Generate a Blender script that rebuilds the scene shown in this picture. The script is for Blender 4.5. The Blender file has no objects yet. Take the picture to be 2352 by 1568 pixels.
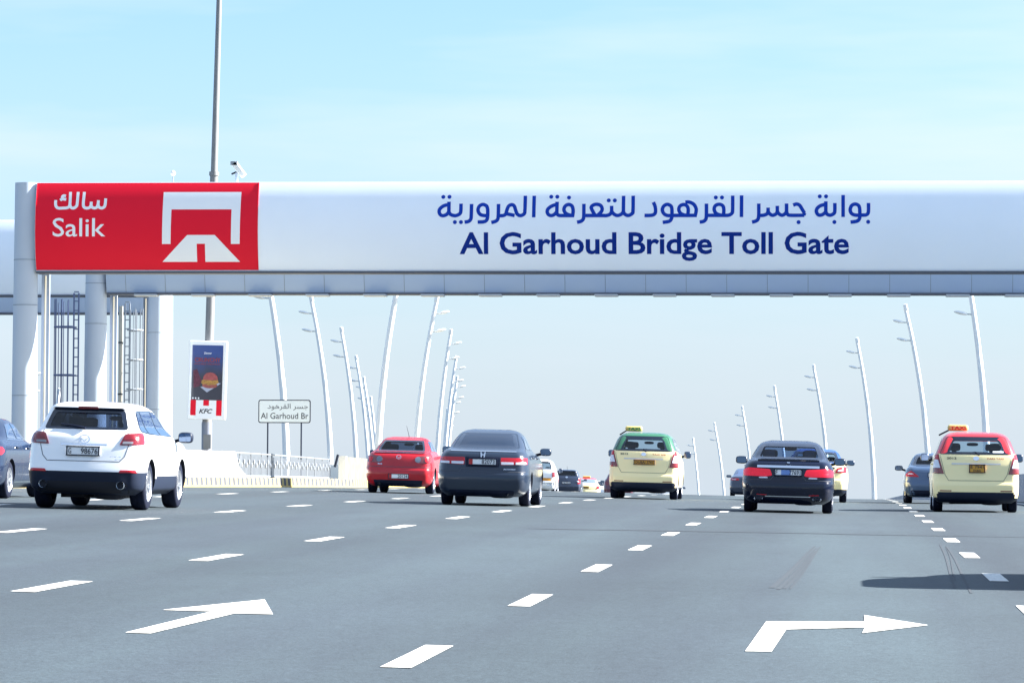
import bpy, bmesh, math, random
import numpy as np
from math import radians, sin, cos, pi, sqrt
from mathutils import Vector, Matrix
from mathutils.geometry import tessellate_polygon

random.seed(4)
SC = bpy.context.scene
COL = SC.collection

# ------------------------------------------------------------------ camera
EYE = 1.32
cam_d = bpy.data.cameras.new("camera")
cam = bpy.data.objects.new("camera", cam_d)
COL.objects.link(cam)
cam_d.sensor_width = 36.0
cam_d.lens = 36.0 * 9000.0 / 2352.0
cam_d.clip_start = 0.5
cam_d.clip_end = 60000.0
cam.matrix_world = (Matrix.Translation((0, 0, EYE)) @ Matrix.Rotation(radians(4.9038), 4, 'Z')
                    @ Matrix.Rotation(radians(90 + 2.532), 4, 'X') @ Matrix.Rotation(radians(0.3), 4, 'Z'))
SC.camera = cam

# ------------------------------------------------------------------ sky, sun, exposure
SUN_EL, SUN_AZ = radians(35.0), radians(80.0)      # azimuth clockwise from +Y (driving direction)
world = bpy.data.worlds.new("World")
SC.world = world
world.use_nodes = True
wn = world.node_tree.nodes
wl = world.node_tree.links
bg = wn['Background']
sky = wn.new('ShaderNodeTexSky')
sky.sky_type = 'NISHITA'
sky.sun_disc = False
sky.sun_elevation = SUN_EL
sky.sun_rotation = SUN_AZ
sky.ozone_density = 6.0
sky.dust_density = 0.6
sky.air_density = 1.0
tc = wn.new('ShaderNodeTexCoord')
mp = wn.new('ShaderNodeMapping')
mp.inputs['Scale'].default_value = (2.2, 2.2, 16.0)
mp.inputs['Rotation'].default_value = (0, radians(3), radians(20))
cl = wn.new('ShaderNodeTexNoise')
cl.inputs['Scale'].default_value = 1.5
cl.inputs['Detail'].default_value = 5.0
cl.inputs['Roughness'].default_value = 0.55
cr = wn.new('ShaderNodeValToRGB')
cr.color_ramp.elements[0].position = 0.44
cr.color_ramp.elements[0].color = (0, 0, 0, 1)
cr.color_ramp.elements[1].position = 0.72
cr.color_ramp.elements[1].color = (0.55, 0.55, 0.55, 1)
mx = wn.new('ShaderNodeMixRGB')
mx.inputs['Color2'].default_value = (5.0, 5.0, 5.4, 1)
wl.new(tc.outputs['Generated'], mp.inputs['Vector'])
wl.new(mp.outputs['Vector'], cl.inputs['Vector'])
wl.new(cl.outputs['Fac'], cr.inputs['Fac'])
wl.new(cr.outputs['Color'], mx.inputs['Fac'])
wl.new(sky.outputs['Color'], mx.inputs['Color1'])
geo = wn.new('ShaderNodeSeparateXYZ')
wl.new(tc.outputs['Generated'], geo.inputs[0])
veil = wn.new('ShaderNodeMapRange')
veil.interpolation_type = 'SMOOTHSTEP'
veil.inputs[1].default_value = -0.02
veil.inputs[2].default_value = 0.145
veil.inputs[3].default_value = 0.92
veil.inputs[4].default_value = 0.0
wl.new(geo.outputs['Z'], veil.inputs[0])
vm = wn.new('ShaderNodeMixRGB')
vm.inputs['Color2'].default_value = (2.80, 3.24, 3.75, 1)
wl.new(veil.outputs[0], vm.inputs['Fac'])
wl.new(mx.outputs['Color'], vm.inputs['Color1'])
# bright haze added over the upper sky to fill shaded faces
hz = wn.new('ShaderNodeMapRange')
hz.interpolation_type = 'SMOOTHSTEP'
hz.inputs[1].default_value = 0.15
hz.inputs[2].default_value = 0.45
hz.inputs[3].default_value = 0.0
hz.inputs[4].default_value = 0.60
wl.new(geo.outputs['Z'], hz.inputs[0])
hm = wn.new('ShaderNodeMixRGB')
hm.inputs['Color2'].default_value = (3.1, 4.1, 5.6, 1)
wl.new(hz.outputs[0], hm.inputs['Fac'])
wl.new(vm.outputs['Color'], hm.inputs['Color1'])
wl.new(hm.outputs['Color'], bg.inputs['Color'])
bg.inputs['Strength'].default_value = 0.0435

sun_d = bpy.data.lights.new("sun", 'SUN')
sun_d.energy = 5.0
sun_d.angle = radians(0.5)
sun_d.color = (1.0, 0.97, 0.92)
sun = bpy.data.objects.new("sun", sun_d)
COL.objects.link(sun)
sdir = Vector((sin(SUN_AZ) * cos(SUN_EL), cos(SUN_AZ) * cos(SUN_EL), sin(SUN_EL)))
sun.rotation_euler = sdir.to_track_quat('Z', 'Y').to_euler()
sun.location = (40, 0, 60)

SC.view_settings.view_transform = 'Standard'
SC.view_settings.look = 'None'
SC.view_settings.gamma = 1.0
SC.view_settings.exposure = 2.4
SC.render.film_transparent = False

# ------------------------------------------------------------------ materials
MATS = {}


def mat(name, col, rough=0.5, metal=0.0, coat=0.0, noise=0.0, nscale=8.0, spec=0.5, emit=None, bump=0.0):
    if name in MATS:
        return MATS[name]
    m = bpy.data.materials.new(name)
    m.use_nodes = True
    nt = m.node_tree
    p = nt.nodes['Principled BSDF']
    p.inputs['Base Color'].default_value = (*col, 1)
    p.inputs['Roughness'].default_value = rough
    p.inputs['Metallic'].default_value = metal
    p.inputs['Coat Weight'].default_value = coat
    p.inputs['Coat Roughness'].default_value = 0.04
    p.inputs['Specular IOR Level'].default_value = spec
    if emit:
        p.inputs['Emission Color'].default_value = (*emit[0], 1)
        p.inputs['Emission Strength'].default_value = emit[1]
    if noise or bump:
        t = nt.nodes.new('ShaderNodeTexCoord')
        n = nt.nodes.new('ShaderNodeTexNoise')
        n.inputs['Scale'].default_value = nscale
        n.inputs['Detail'].default_value = 6
        nt.links.new(t.outputs['Object'], n.inputs['Vector'])
        if noise:
            r = nt.nodes.new('ShaderNodeMapRange')
            r.inputs[1].default_value = 0.3
            r.inputs[2].default_value = 0.7
            r.inputs[3].default_value = 1 - noise
            r.inputs[4].default_value = 1 + noise
            v = nt.nodes.new('ShaderNodeMixRGB')
            v.blend_type = 'MULTIPLY'
            v.inputs[0].default_value = 1
            v.inputs[1].default_value = (*col, 1)
            nt.links.new(n.outputs['Fac'], r.inputs[0])
            nt.links.new(r.outputs[0], v.inputs[2])
            nt.links.new(v.outputs[0], p.inputs['Base Color'])
        if bump:
            b = nt.nodes.new('ShaderNodeBump')
            b.inputs['Strength'].default_value = bump
            nt.links.new(n.outputs['Fac'], b.inputs['Height'])
            nt.links.new(b.outputs[0], p.inputs['Normal'])
    MATS[name] = m
    return m


def glass_mat(name, tint, refl=0.06):
    if name in MATS:
        return MATS[name]
    m = bpy.data.materials.new(name)
    m.use_nodes = True
    nt = m.node_tree
    nt.nodes.remove(nt.nodes['Principled BSDF'])
    o = nt.nodes['Material Output']
    tr = nt.nodes.new('ShaderNodeBsdfTransparent')
    tr.inputs[0].default_value = (*tint, 1)
    gl = nt.nodes.new('ShaderNodeBsdfGlossy')
    gl.inputs['Roughness'].default_value = 0.02
    mxn = nt.nodes.new('ShaderNodeMixShader')
    mxn.inputs[0].default_value = refl
    nt.links.new(tr.outputs[0], mxn.inputs[1])
    nt.links.new(gl.outputs[0], mxn.inputs[2])
    nt.links.new(mxn.outputs[0], o.inputs['Surface'])
    MATS[name] = m
    return m


M_TYRE = mat('tyre_rubber', (0.006, 0.009, 0.022), 0.8, spec=0.15, noise=0.25, nscale=14)
M_DARK = mat('dark_plastic', (0.007, 0.011, 0.028), 0.55, spec=0.2, noise=0.2, nscale=9)
M_UNDER = mat('underbody_black', (0.005, 0.007, 0.015), 0.8)
M_GLASS = mat('tinted_glass', (0.006, 0.010, 0.022), 0.03, spec=0.8)
M_SIDEGLASS = mat('side_glass', (0.03, 0.05, 0.09), 0.02, spec=1.0)
M_CLEAR = glass_mat('clear_glass', (0.64, 0.75, 0.83))
M_DSMOKE = glass_mat('dark_tinted_glass', (0.10, 0.13, 0.20))
M_SMOKE = glass_mat('smoked_glass', (0.20, 0.28, 0.45))
M_CHROME = mat('chrome', (0.75, 0.78, 0.82), 0.12, metal=1.0)
M_RIM = mat('alloy', (0.62, 0.64, 0.68), 0.25, metal=0.85)
M_RED = mat('red_lens', (0.42, 0.010, 0.02), 0.2, coat=0.5, spec=0.3, emit=None)
M_DRED = mat('dark_red_lens', (0.16, 0.006, 0.012), 0.15, coat=1.0)
M_BRAKE = mat('lit_brake_lens', (0.5, 0.012, 0.03), 0.25, coat=0.3, spec=0.2, emit=((1.0, 0.02, 0.05), 0.06))
M_CLENS = mat('clear_lens', (0.62, 0.64, 0.70), 0.08, coat=1.0)
M_SLENS = mat('smoked_lens', (0.06, 0.06, 0.075), 0.1, coat=1.0)
M_PLATE = mat('plate_white', (0.80, 0.81, 0.82), 0.4)
M_PLATEY = mat('plate_yellow', (0.62, 0.30, 0.03), 0.4)
M_INK = mat('ink', (0.012, 0.014, 0.03), 0.5)
M_REDINK = mat('red_ink', (0.4, 0.02, 0.02), 0.5)
M_SEAM = mat('panel_gap', (0.05, 0.055, 0.07), 0.7)
M_SEAT = mat('seat_cloth', (0.020, 0.024, 0.035), 0.8)
M_BEIGE = mat('beige_seat', (0.20, 0.20, 0.21), 0.8)
M_MIRR = mat('mirror_silvering', (0.12, 0.16, 0.24), 0.05, metal=1.0)
M_CREAM = mat('cream_paint', (0.98, 0.82, 0.42), 0.35, coat=0.5)
M_WHITEP = mat('white_paint', (0.82, 0.83, 0.84), 0.3, coat=1.0)
M_REDROOF = mat('red_roof_paint', (0.62, 0.02, 0.03), 0.3, coat=0.8)
M_GREENROOF = mat('green_roof_paint', (0.025, 0.12, 0.06), 0.3, coat=0.8)
M_BLUEROOF = mat('blue_roof_paint', (0.02, 0.08, 0.30), 0.3, coat=0.8)
M_GREYBLUE = mat('slate_metallic', (0.014, 0.024, 0.045), 0.3, metal=0.1, coat=0.6, spec=0.35)
M_BLACKP = mat('black_paint', (0.003, 0.006, 0.020), 0.22, coat=0.45, spec=0.25)
M_DGREY = mat('graphite_paint', (0.007, 0.014, 0.036), 0.22, coat=0.5, spec=0.35)
M_REDP = mat('red_paint', (0.36, 0.006, 0.014), 0.35, coat=0.6, spec=0.3)
M_STEELB = mat('steel_blue_paint', (0.05, 0.09, 0.17), 0.3, metal=0.2, coat=0.8)
M_NAVY = mat('navy_paint', (0.016, 0.026, 0.055), 0.3, coat=1.0)
M_PURPLE = mat('maroon_paint', (0.09, 0.015, 0.035), 0.3, coat=1.0)
M_CLAD = mat('grey_cladding', (0.008, 0.014, 0.032), 0.5, spec=0.25)
M_AMBER = mat('amber_plastic', (0.55, 0.42, 0.13), 0.5)
M_ORANGE = mat('orange_band', (0.60, 0.25, 0.02), 0.5)


# ------------------------------------------------------------------ object helpers
def tag(o, label=None, cat=None, group=None, kind=None):
    if label:
        o['label'] = label
    if cat:
        o['category'] = cat
    if group:
        o['group'] = group
    if kind:
        o['kind'] = kind
    return o


def empty(name, loc, rot=(0, 0, 0)):
    o = bpy.data.objects.new(name, None)
    o.empty_display_size = 0.3
    COL.objects.link(o)
    o.location = loc
    o.rotation_euler = rot
    return o


def link(name, me, m, parent=None, smooth=True, angle=35):
    if m is not None:
        me.materials.clear()
        for k in (m if isinstance(m, (list, tuple)) else [m]):
            me.materials.append(k)
    if smooth and len(me.polygons):
        me.polygons.foreach_set('use_smooth', [True] * len(me.polygons))
        me.set_sharp_from_angle(angle=radians(angle))
    me.update()
    o = bpy.data.objects.new(name, me)
    COL.objects.link(o)
    if parent is not None:
        o.parent = parent
    return o


class MB:
    """collects shapes and links them as one mesh"""

    def __init__(s):
        s.v = []
        s.f = []

    def add(s, vs, fs):
        b = len(s.v)
        s.v += [tuple(v) for v in vs]
        s.f += [tuple(b + i for i in f) for f in fs]
        return s

    def box(s, c, d, rot=None):
        cx, cy, cz = c
        dx, dy, dz = d[0] / 2, d[1] / 2, d[2] / 2
        vs = [Vector((x * dx, y * dy, z * dz)) for z in (-1, 1) for y in (-1, 1) for x in (-1, 1)]
        if rot is not None:
            vs = [rot @ v for v in vs]
        vs = [(v.x + cx, v.y + cy, v.z + cz) for v in vs]
        return s.add(vs, [(0, 2, 3, 1), (4, 5, 7, 6), (0, 1, 5, 4), (2, 6, 7, 3), (0, 4, 6, 2), (1, 3, 7, 5)])

    def tube(s, pts, rad, n=12, caps=True):
        pts = [Vector(p) for p in pts]
        rr = rad if isinstance(rad, (list, tuple)) else [rad] * len(pts)
        rings = []
        up = Vector((0.13, 0.21, 1)).normalized()
        for i, p in enumerate(pts):
            t = (pts[min(i + 1, len(pts) - 1)] - pts[max(i - 1, 0)]).normalized()
            u = up if abs(t.dot(up)) < 0.95 else Vector((1, 0.1, 0)).normalized()
            a = t.cross(u).normalized()
            b = t.cross(a).normalized()
            rings.append([p + (a * cos(2 * pi * k / n) + b * sin(2 * pi * k / n)) * rr[i] for k in range(n)])
        vs = [v for r in rings for v in r]
        fs = []
        for i in range(len(pts) - 1):
            for k in range(n):
                fs.append((i * n + k, i * n + (k + 1) % n, (i + 1) * n + (k + 1) % n, (i + 1) * n + k))
        if caps:
            fs.append(tuple(range(n)))
            fs.append(tuple((len(pts) - 1) * n + k for k in range(n - 1, -1, -1)))
        return s.add(vs, fs)

    def lathe_x(s, prof, c, n=32, side=1):
        """revolve (x, r) about the x axis"""
        vs, fs = [], []
        for (x, r) in prof:
            for k in range(n):
                a = 2 * pi * k / n
                vs.append((c[0] + side * x, c[1] + r * cos(a), c[2] + r * sin(a)))
        for i in range(len(prof) - 1):
            for k in range(n):
                fs.append((i * n + k, i * n + (k + 1) % n, (i + 1) * n + (k + 1) % n, (i + 1) * n + k))
        return s.add(vs, fs)

    def ellipsoid(s, c, r, p=2.0, nu=16, nv=10):
        vs, fs = [], []
        sg = lambda x: (abs(x) ** (2.0 / p)) * (1 if x >= 0 else -1)
        for j in range(nv + 1):
            f = -pi / 2 + pi * j / nv
            for i in range(nu):
                t = 2 * pi * i / nu
                vs.append((c[0] + r[0] * sg(cos(f)) * sg(cos(t)), c[1] + r[1] * sg(cos(f)) * sg(sin(t)), c[2] + r[2] * sg(sin(f))))
        for j in range(nv):
            for i in range(nu):
                fs.append((j * nu + i, j * nu + (i + 1) % nu, (j + 1) * nu + (i + 1) % nu, (j + 1) * nu + i))
        return s.add(vs, fs)

    def prism(s, poly, map0, map1):
        """poly of 2D points, two mappers giving front and back vertices"""
        n = len(poly)
        vs = [map0(*p) for p in poly] + [map1(*p) for p in poly]
        fs = [(i, (i + 1) % n, n + (i + 1) % n, n + i) for i in range(n)]
        tri = tessellate_polygon([[Vector((p[0], p[1], 0)) for p in poly]])
        fs += [tuple(t) for t in tri] + [tuple(n + k for k in reversed(t)) for t in tri]
        return s.add(vs, fs)

    def mesh(s, name):
        me = bpy.data.meshes.new(name)
        me.from_pydata(s.v, [], s.f)
        bm = bmesh.new()
        bm.from_mesh(me)
        bmesh.ops.remove_doubles(bm, verts=bm.verts, dist=1e-5)
        bmesh.ops.recalc_face_normals(bm, faces=bm.faces)
        bm.to_mesh(me)
        bm.free()
        return me

    def build(s, name, m, parent=None, smooth=True, angle=35):
        return link(name, s.mesh(name), m, parent, smooth, angle)


def bevel(o, w, seg=2):
    bm = bmesh.new()
    bm.from_mesh(o.data)
    es = [e for e in bm.edges if len(e.link_faces) == 2 and e.calc_face_angle(0) > 0.5]
    bmesh.ops.bevel(bm, geom=es, offset=w, segments=seg, affect='EDGES', profile=0.5, clamp_overlap=True)
    bm.to_mesh(o.data)
    bm.free()
    return o


_TX = {}


def text2d(body, bold=0.0, shear=0.0, res=3):
    """vertices and faces of a text, scaled to the unit box"""
    key = (body, bold, shear)
    if key in _TX:
        return _TX[key]
    c = bpy.data.curves.new('text', 'FONT')
    c.body = body
    c.resolution_u = res
    c.offset = bold
    c.shear = shear
    o = bpy.data.objects.new('text', c)
    COL.objects.link(o)
    dg = bpy.context.evaluated_depsgraph_get()
    me = bpy.data.meshes.new_from_object(o.evaluated_get(dg))
    v = np.array([x.co[:2] for x in me.vertices])
    f = [tuple(p.vertices) for p in me.polygons]
    bpy.data.objects.remove(o)
    bpy.data.curves.remove(c)
    bpy.data.meshes.remove(me)
    v = (v - v.min(0)) / (v.max(0) - v.min(0))
    _TX[key] = (v, f)
    return v, f


AR = {'ب': 'ﺏﺐﺑﺒ', 'و': 'ﻭﻮ', 'ا': 'ﺍﺎ', 'ة': 'ﺓﺔ', 'ج': 'ﺝﺞﺟﺠ', 'س': 'ﺱﺲﺳﺴ', 'ر': 'ﺭﺮ', 'ل': 'ﻝﻞﻟﻠ', 'ق': 'ﻕﻖﻗﻘ',
      'ه': 'ﻩﻪﻫﻬ', 'د': 'ﺩﺪ', 'ت': 'ﺕﺖﺗﺘ', 'ع': 'ﻉﻊﻋﻌ', 'ف': 'ﻑﻒﻓﻔ', 'م': 'ﻡﻢﻣﻤ', 'ي': 'ﻱﻲﻳﻴ', 'ك': 'ﻙﻚﻛﻜ'}


def arabic(t):
    """joined letter forms in visual (left to right) order"""
    out = []
    for i, ch in enumerate(t):
        if ch not in AR:
            out.append(ch)
            continue
        prev = i > 0 and t[i - 1] in AR and len(AR[t[i - 1]]) == 4
        nxt = i + 1 < len(t) and t[i + 1] in AR and len(AR[ch]) == 4
        out.append(AR[ch][(1 if prev else 0) + (2 if nxt else 0)])
    return ''.join(reversed(out))


def text_on(name, body, box, mapper, m, parent, bold=0.0, shear=0.0, cuts=0):
    """text fitted to box = (u0, v0, u1, v1) and laid onto a surface by mapper(u, v)"""
    v, f = text2d(body, bold, shear)
    u0, v0, u1, v1 = box
    P = [(u0 + a * (u1 - u0), v0 + b * (v1 - v0)) for a, b in v]
    me = bpy.data.meshes.new(name)
    me.from_pydata([(a, b, 0) for a, b in P], [], f)
    if cuts:
        bm = bmesh.new()
        bm.from_mesh(me)
        for k in range(1, cuts):
            zc = v0 + (v1 - v0) * k / cuts
            bmesh.ops.bisect_plane(bm, geom=bm.verts[:] + bm.edges[:] + bm.faces[:], plane_co=(0, zc, 0), plane_no=(0, 1, 0))
        bm.to_mesh(me)
        bm.free()
    for q in me.vertices:
        q.co = mapper(q.co.x, q.co.y)
    return link(name, me, m, parent, smooth=False)


# ------------------------------------------------------------------ the lie of the road
GRADE, S0, RR = 0.021, 5.3, 9101.0


def drop(y):
    if y < S0:
        return 0.0
    if y < 260:
        return (y - S0) ** 2 / 2 / RR
    a = 260 - S0
    return a * a / 2 / RR + a / RR * (y - 260) + (y - 260) ** 2 / 28000


def xc(y):
    return 0.0 if y < 150 else -(y - 150) ** 2 / 5600


def zr(x, y):
    u = x - xc(y)
    return GRADE * y - drop(y) - (u * 0.02172 if u < 0 else u * 0.008)


def road_rot(x, y):
    dz = (zr(x, y + 1) - zr(x, y - 1)) / 2
    u = x - xc(y)
    return (math.atan(dz), math.atan(0.02172 if u < 0 else 0.008), math.atan(-(xc(y + 1) - xc(y - 1)) / 2))


def asphalt():
    m = bpy.data.materials.new('asphalt')
    m.use_nodes = True
    nt = m.node_tree
    N, L = nt.nodes, nt.links
    p = N['Principled BSDF']
    p.inputs['Roughness'].default_value = 0.72
    p.inputs['Specular IOR Level'].default_value = 0.35
    t = N.new('ShaderNodeTexCoord')

    def noise(scale, detail, vec_scale=None, rough=0.5):
        n = N.new('ShaderNodeTexNoise')
        n.inputs['Scale'].default_value = scale
        n.inputs['Detail'].default_value = detail
        n.inputs['Roughness'].default_value = rough
        if vec_scale:
            mpn = N.new('ShaderNodeMapping')
            mpn.inputs['Scale'].default_value = vec_scale
            L.new(t.outputs['Object'], mpn.inputs['Vector'])
            L.new(mpn.outputs[0], n.inputs['Vector'])
        else:
            L.new(t.outputs['Object'], n.inputs['Vector'])
        return n

    def rng(src, a, b, lo, hi):
        r = N.new('ShaderNodeMapRange')
        r.inputs[1].default_value, r.inputs[2].default_value = a, b
        r.inputs[3].default_value, r.inputs[4].default_value = lo, hi
        L.new(src, r.inputs[0])
        return r.outputs[0]

    def mul(a, b):
        k = N.new('ShaderNodeMath')
        k.operation = 'MULTIPLY'
        L.new(a, k.inputs[0])
        L.new(b, k.inputs[1])
        return k.outputs[0]
    fine = noise(42.0, 3, rough=0.7)
    speck = noise(130.0, 2, rough=0.8)
    big = noise(0.25, 4)
    streak = noise(1.0, 5, (0.9, 0.03, 1))
    lane = N.new('ShaderNodeTexWave')
    lane.wave_type = 'BANDS'
    lane.bands_direction = 'X'
    lane.inputs['Scale'].default_value = 2 * pi / 3.74 / 20
    lane.inputs['Distortion'].default_value = 1.0
    lane.inputs['Detail'].default_value = 2
    mpl = N.new('ShaderNodeMapping')
    mpl.inputs['Location'].default_value = (2.0, 0, 0)
    mpl.inputs['Scale'].default_value = (1, 0.02, 0.0)
    L.new(t.outputs['Object'], mpl.inputs['Vector'])
    L.new(mpl.outputs[0], lane.inputs['Vector'])
    v = mul(rng(fine.outputs['Fac'], 0.3, 0.7, 0.62, 1.38), rng(speck.outputs['Fac'], 0.35, 0.65, 0.74, 1.26))
    mid = noise(11.0, 6, rough=0.85)
    v = mul(v, rng(mid.outputs['Fac'], 0.35, 0.65, 0.78, 1.22))
    spot = noise(0.9, 5, (1.0, 0.35, 1), rough=0.7)
    v = mul(v, rng(spot.outputs['Fac'], 0.28, 0.42, 0.88, 1.0))
    v = mul(v, rng(big.outputs['Fac'], 0.3, 0.7, 0.92, 1.08))
    v = mul(v, rng(streak.outputs['Fac'], 0.3, 0.7, 0.84, 1.16))
    v = mul(v, rng(lane.outputs['Fac'], 0, 1, 0.86, 1.07))
    hue = N.new('ShaderNodeMixRGB')
    hue.inputs[1].default_value = (0.0315, 0.043, 0.0545, 1)
    hue.inputs[2].default_value = (0.0315, 0.045, 0.053, 1)
    L.new(rng(streak.outputs['Fac'], 0.35, 0.65, 0, 1), hue.inputs[0])
    c = N.new('ShaderNodeMixRGB')
    c.blend_type = 'MULTIPLY'
    c.inputs[0].default_value = 1
    L.new(hue.outputs[0], c.inputs[1])
    L.new(v, c.inputs[2])
    L.new(c.outputs[0], p.inputs['Base Color'])
    b = N.new('ShaderNodeBump')
    b.inputs['Strength'].default_value = 0.25
    b.inputs['Distance'].default_value = 0.02
    L.new(fine.outputs['Fac'], b.inputs['Height'])
    L.new(b.outputs[0], p.inputs['Normal'])
    return m


def strip_sheet(x0, x1, y0, y1, nx, ny, lift=0.0, bend=True):
    mb = MB()
    vs, fs = [], []
    for j in range(ny + 1):
        y = y0 + (y1 - y0) * j / ny
        for i in range(nx + 1):
            x = x0 + (x1 - x0) * i / nx + (xc(y) if bend else 0)
            vs.append((x, y, zr(x, y) + lift))
    for j in range(ny):
        for i in range(nx):
            a = j * (nx + 1) + i
            fs.append((a, a + 1, a + nx + 2, a + nx + 1))
    mb.add(vs, fs)
    return mb


M_ASPH = asphalt()
# road deck: columns of quads with an edge exactly on the crown (x = 0)
mb = MB()
vs, fs = [], []
xs = [-62, -40, -30, -24, -20, -16, -12, -8, -4, 0, 4, 8, 13]
ys = [-40 + k * 4 for k in range(181)]
for y in ys:
    for x in xs:
        vs.append((x + xc(y), y, zr(x + xc(y), y)))
for j in range(len(ys) - 1):
    for i in range(len(xs) - 1):
        a = j * len(xs) + i
        fs.append((a, a + 1, a + len(xs) + 1, a + len(xs)))
mb.add(vs, fs)
tag(mb.build('road', M_ASPH), kind='structure')
# edges of the embankment down to the flat ground
M_SAND = mat('sand', (0.36, 0.31, 0.23), 0.9, noise=0.15, nscale=0.3)
mb = MB()
for sx in (0, len(xs) - 1):
    vs, fs = [], []
    for y in ys:
        x = xs[sx] + xc(y)
        z = zr(x, y)
        vs += [(x, y, z), (x + (-1 if sx == 0 else 1) * (z + 6) * 1.2, y, -6.0)]
    for j in range(len(ys) - 1):
        fs.append((2 * j, 2 * j + 1, 2 * j + 3, 2 * j + 2))
    mb.add(vs, fs)
tag(mb.build('embankment', M_SAND), kind='structure')
mb = MB().add([(-20000, -20000, -6), (20000, -20000, -6), (20000, 20000, -6), (-20000, 20000, -6)], [(0, 1, 2, 3)])
M_WATER = mat('creek_water', (0.05, 0.10, 0.14), 0.15, noise=0.2, nscale=0.02, bump=0.05)
tag(mb.build('water', M_WATER), kind='structure')

# ------------------------------------------------------------------ painted markings
M_PAINT = mat('road_paint', (0.66, 0.66, 0.63), 0.7)


def worn_paint(m):
    nt = m.node_tree
    t = nt.nodes.new('ShaderNodeTexCoord')
    n = nt.nodes.new('ShaderNodeTexNoise')
    n.inputs['Scale'].default_value = 16
    n.inputs['Detail'].default_value = 9
    n.inputs['Roughness'].default_value = 0.75
    r = nt.nodes.new('ShaderNodeValToRGB')
    r.color_ramp.elements[0].position, r.color_ramp.elements[0].color = .34, (.10, .11, .12, 1)
    r.color_ramp.elements[1].position, r.color_ramp.elements[1].color = .46, (.60, .60, .57, 1)
    nt.links.new(t.outputs['Object'], n.inputs['Vector'])
    nt.links.new(n.outputs['Fac'], r.inputs[0])
    nt.links.new(r.outputs[0], nt.nodes['Principled BSDF'].inputs['Base Color'])


worn_paint(M_PAINT)


def flat_poly(mb, pts, lift):
    tri = tessellate_polygon([[Vector((x, y, 0)) for x, y in pts]])
    mb.add([(x, y, zr(x, y) + lift) for x, y in pts], [tuple(t) for t in tri])


mb = MB()
for x0, k0, k1, w in ((-2.45, -2, 30, .17), (-6.22, -1, 30, .19), (-9.91, -1, 30, .19), (-13.78, -1, 30, .17), (1.43, -1, 30, .18)):
    for k in range(k0, k1):
        y = 21.25 + 8.03 * k
        xx = x0 + xc(y + 1)
        pts = [(xx - w / 2, y), (xx + w / 2, y), (xx + w / 2, y + 2.3), (xx - w / 2, y + 2.3)]
        flat_poly(mb, pts, 0.005)
# solid edge line at the right
for k in range(60):
    y = -20 + 4 * k
    flat_poly(mb, [(5.0 + xc(y), y), (5.18 + xc(y), y), (5.18 + xc(y + 4), y + 4), (5.0 + xc(y + 4), y + 4)], 0.005)
tag(mb.build('lane_markings', M_PAINT, smooth=False), kind='structure')
mb = MB()
flat_poly(mb, [(-.62, 23.93), (-.46, 23.98), (-.415, 26.85), (.12, 27.45), (.10, 26.63), (.57, 27.94), (.125, 29.40), (.12, 28.33), (-.575, 27.95)], 0.005)
tag(mb.build('turn_arrow_marking', M_PAINT, smooth=False), kind='structure')
mb = MB()
flat_poly(mb, [(-4.44, 23.94), (-4.28, 23.94), (-4.21, 26.82), (-3.95, 26.86), (-4.35, 29.14), (-4.75, 27.02), (-4.40, 27.02)], 0.005)
tag(mb.build('straight_arrow_marking', M_PAINT, smooth=False), kind='structure')
M_SHADOW = mat('painted_shadow', (0.018, 0.024, 0.034), 0.8)  # thin shadow across the lanes, painted on as a tapering dark strip
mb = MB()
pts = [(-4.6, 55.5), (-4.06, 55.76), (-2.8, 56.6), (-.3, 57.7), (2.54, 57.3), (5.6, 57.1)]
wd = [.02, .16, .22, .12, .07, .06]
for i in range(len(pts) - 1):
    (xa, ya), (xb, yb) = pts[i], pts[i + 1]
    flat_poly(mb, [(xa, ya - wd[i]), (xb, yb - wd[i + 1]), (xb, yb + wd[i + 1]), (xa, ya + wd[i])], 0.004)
tag(mb.build('road_shadow_strip', M_SHADOW, smooth=False), kind='structure')
M_SKID = mat('skid_rubber', (0.0205, 0.0285, 0.037), 0.8)
mb = MB()
for (a, b, wa, wb) in (((-.66, 34.5), (-.40, 49.6), .03, .015), ((-.60, 34.2), (-.37, 48.8), .02, .01), ((-.50, 34.4), (-.33, 49.4), .012, .01), ((-.55, 34.4), (-.36, 47.4), .018, .012),
                       ((1.21, 51.8), (.97, 35.4), .012, .012), ((1.27, 50.8), (1.08, 34.2), .012, .012), ((1.24, 49.8), (1.03, 37.4), .006, .01)):
    n = 10
    for k in range(n):
        p = [(a[0] + (b[0] - a[0]) * t + .012 * sin(5 * t), a[1] + (b[1] - a[1]) * t, wa + (wb - wa) * t) for t in (k / n, (k + 1) / n)]
        flat_poly(mb, [(p[0][0] - p[0][2], p[0][1]), (p[0][0] + p[0][2], p[0][1]), (p[1][0] + p[1][2], p[1][1]), (p[1][0] - p[1][2], p[1][1])], 0.003)
tag(mb.build('tyre_skid_marks', M_SKID, smooth=False), kind='structure')

# ------------------------------------------------------------------ kerb and median at the left
KERB = [(-20.2, 20), (-19.2, 60), (-18.6, 90), (-17.35, 103), (-16.6, 110.5), (-15.4, 122), (-15.2, 132), (-15.4, 150), (-16.0, 170), (-17.2, 200), (-20, 240), (-25, 290)]


def along(path, step):
    out = []
    for (a, b) in zip(path[:-1], path[1:]):
        n = max(1, int(math.dist(a, b) / step))
        for k in range(n):
            out.append((a[0] + (b[0] - a[0]) * k / n, a[1] + (b[1] - a[1]) * k / n))
    out.append(path[-1])
    return out


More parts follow.
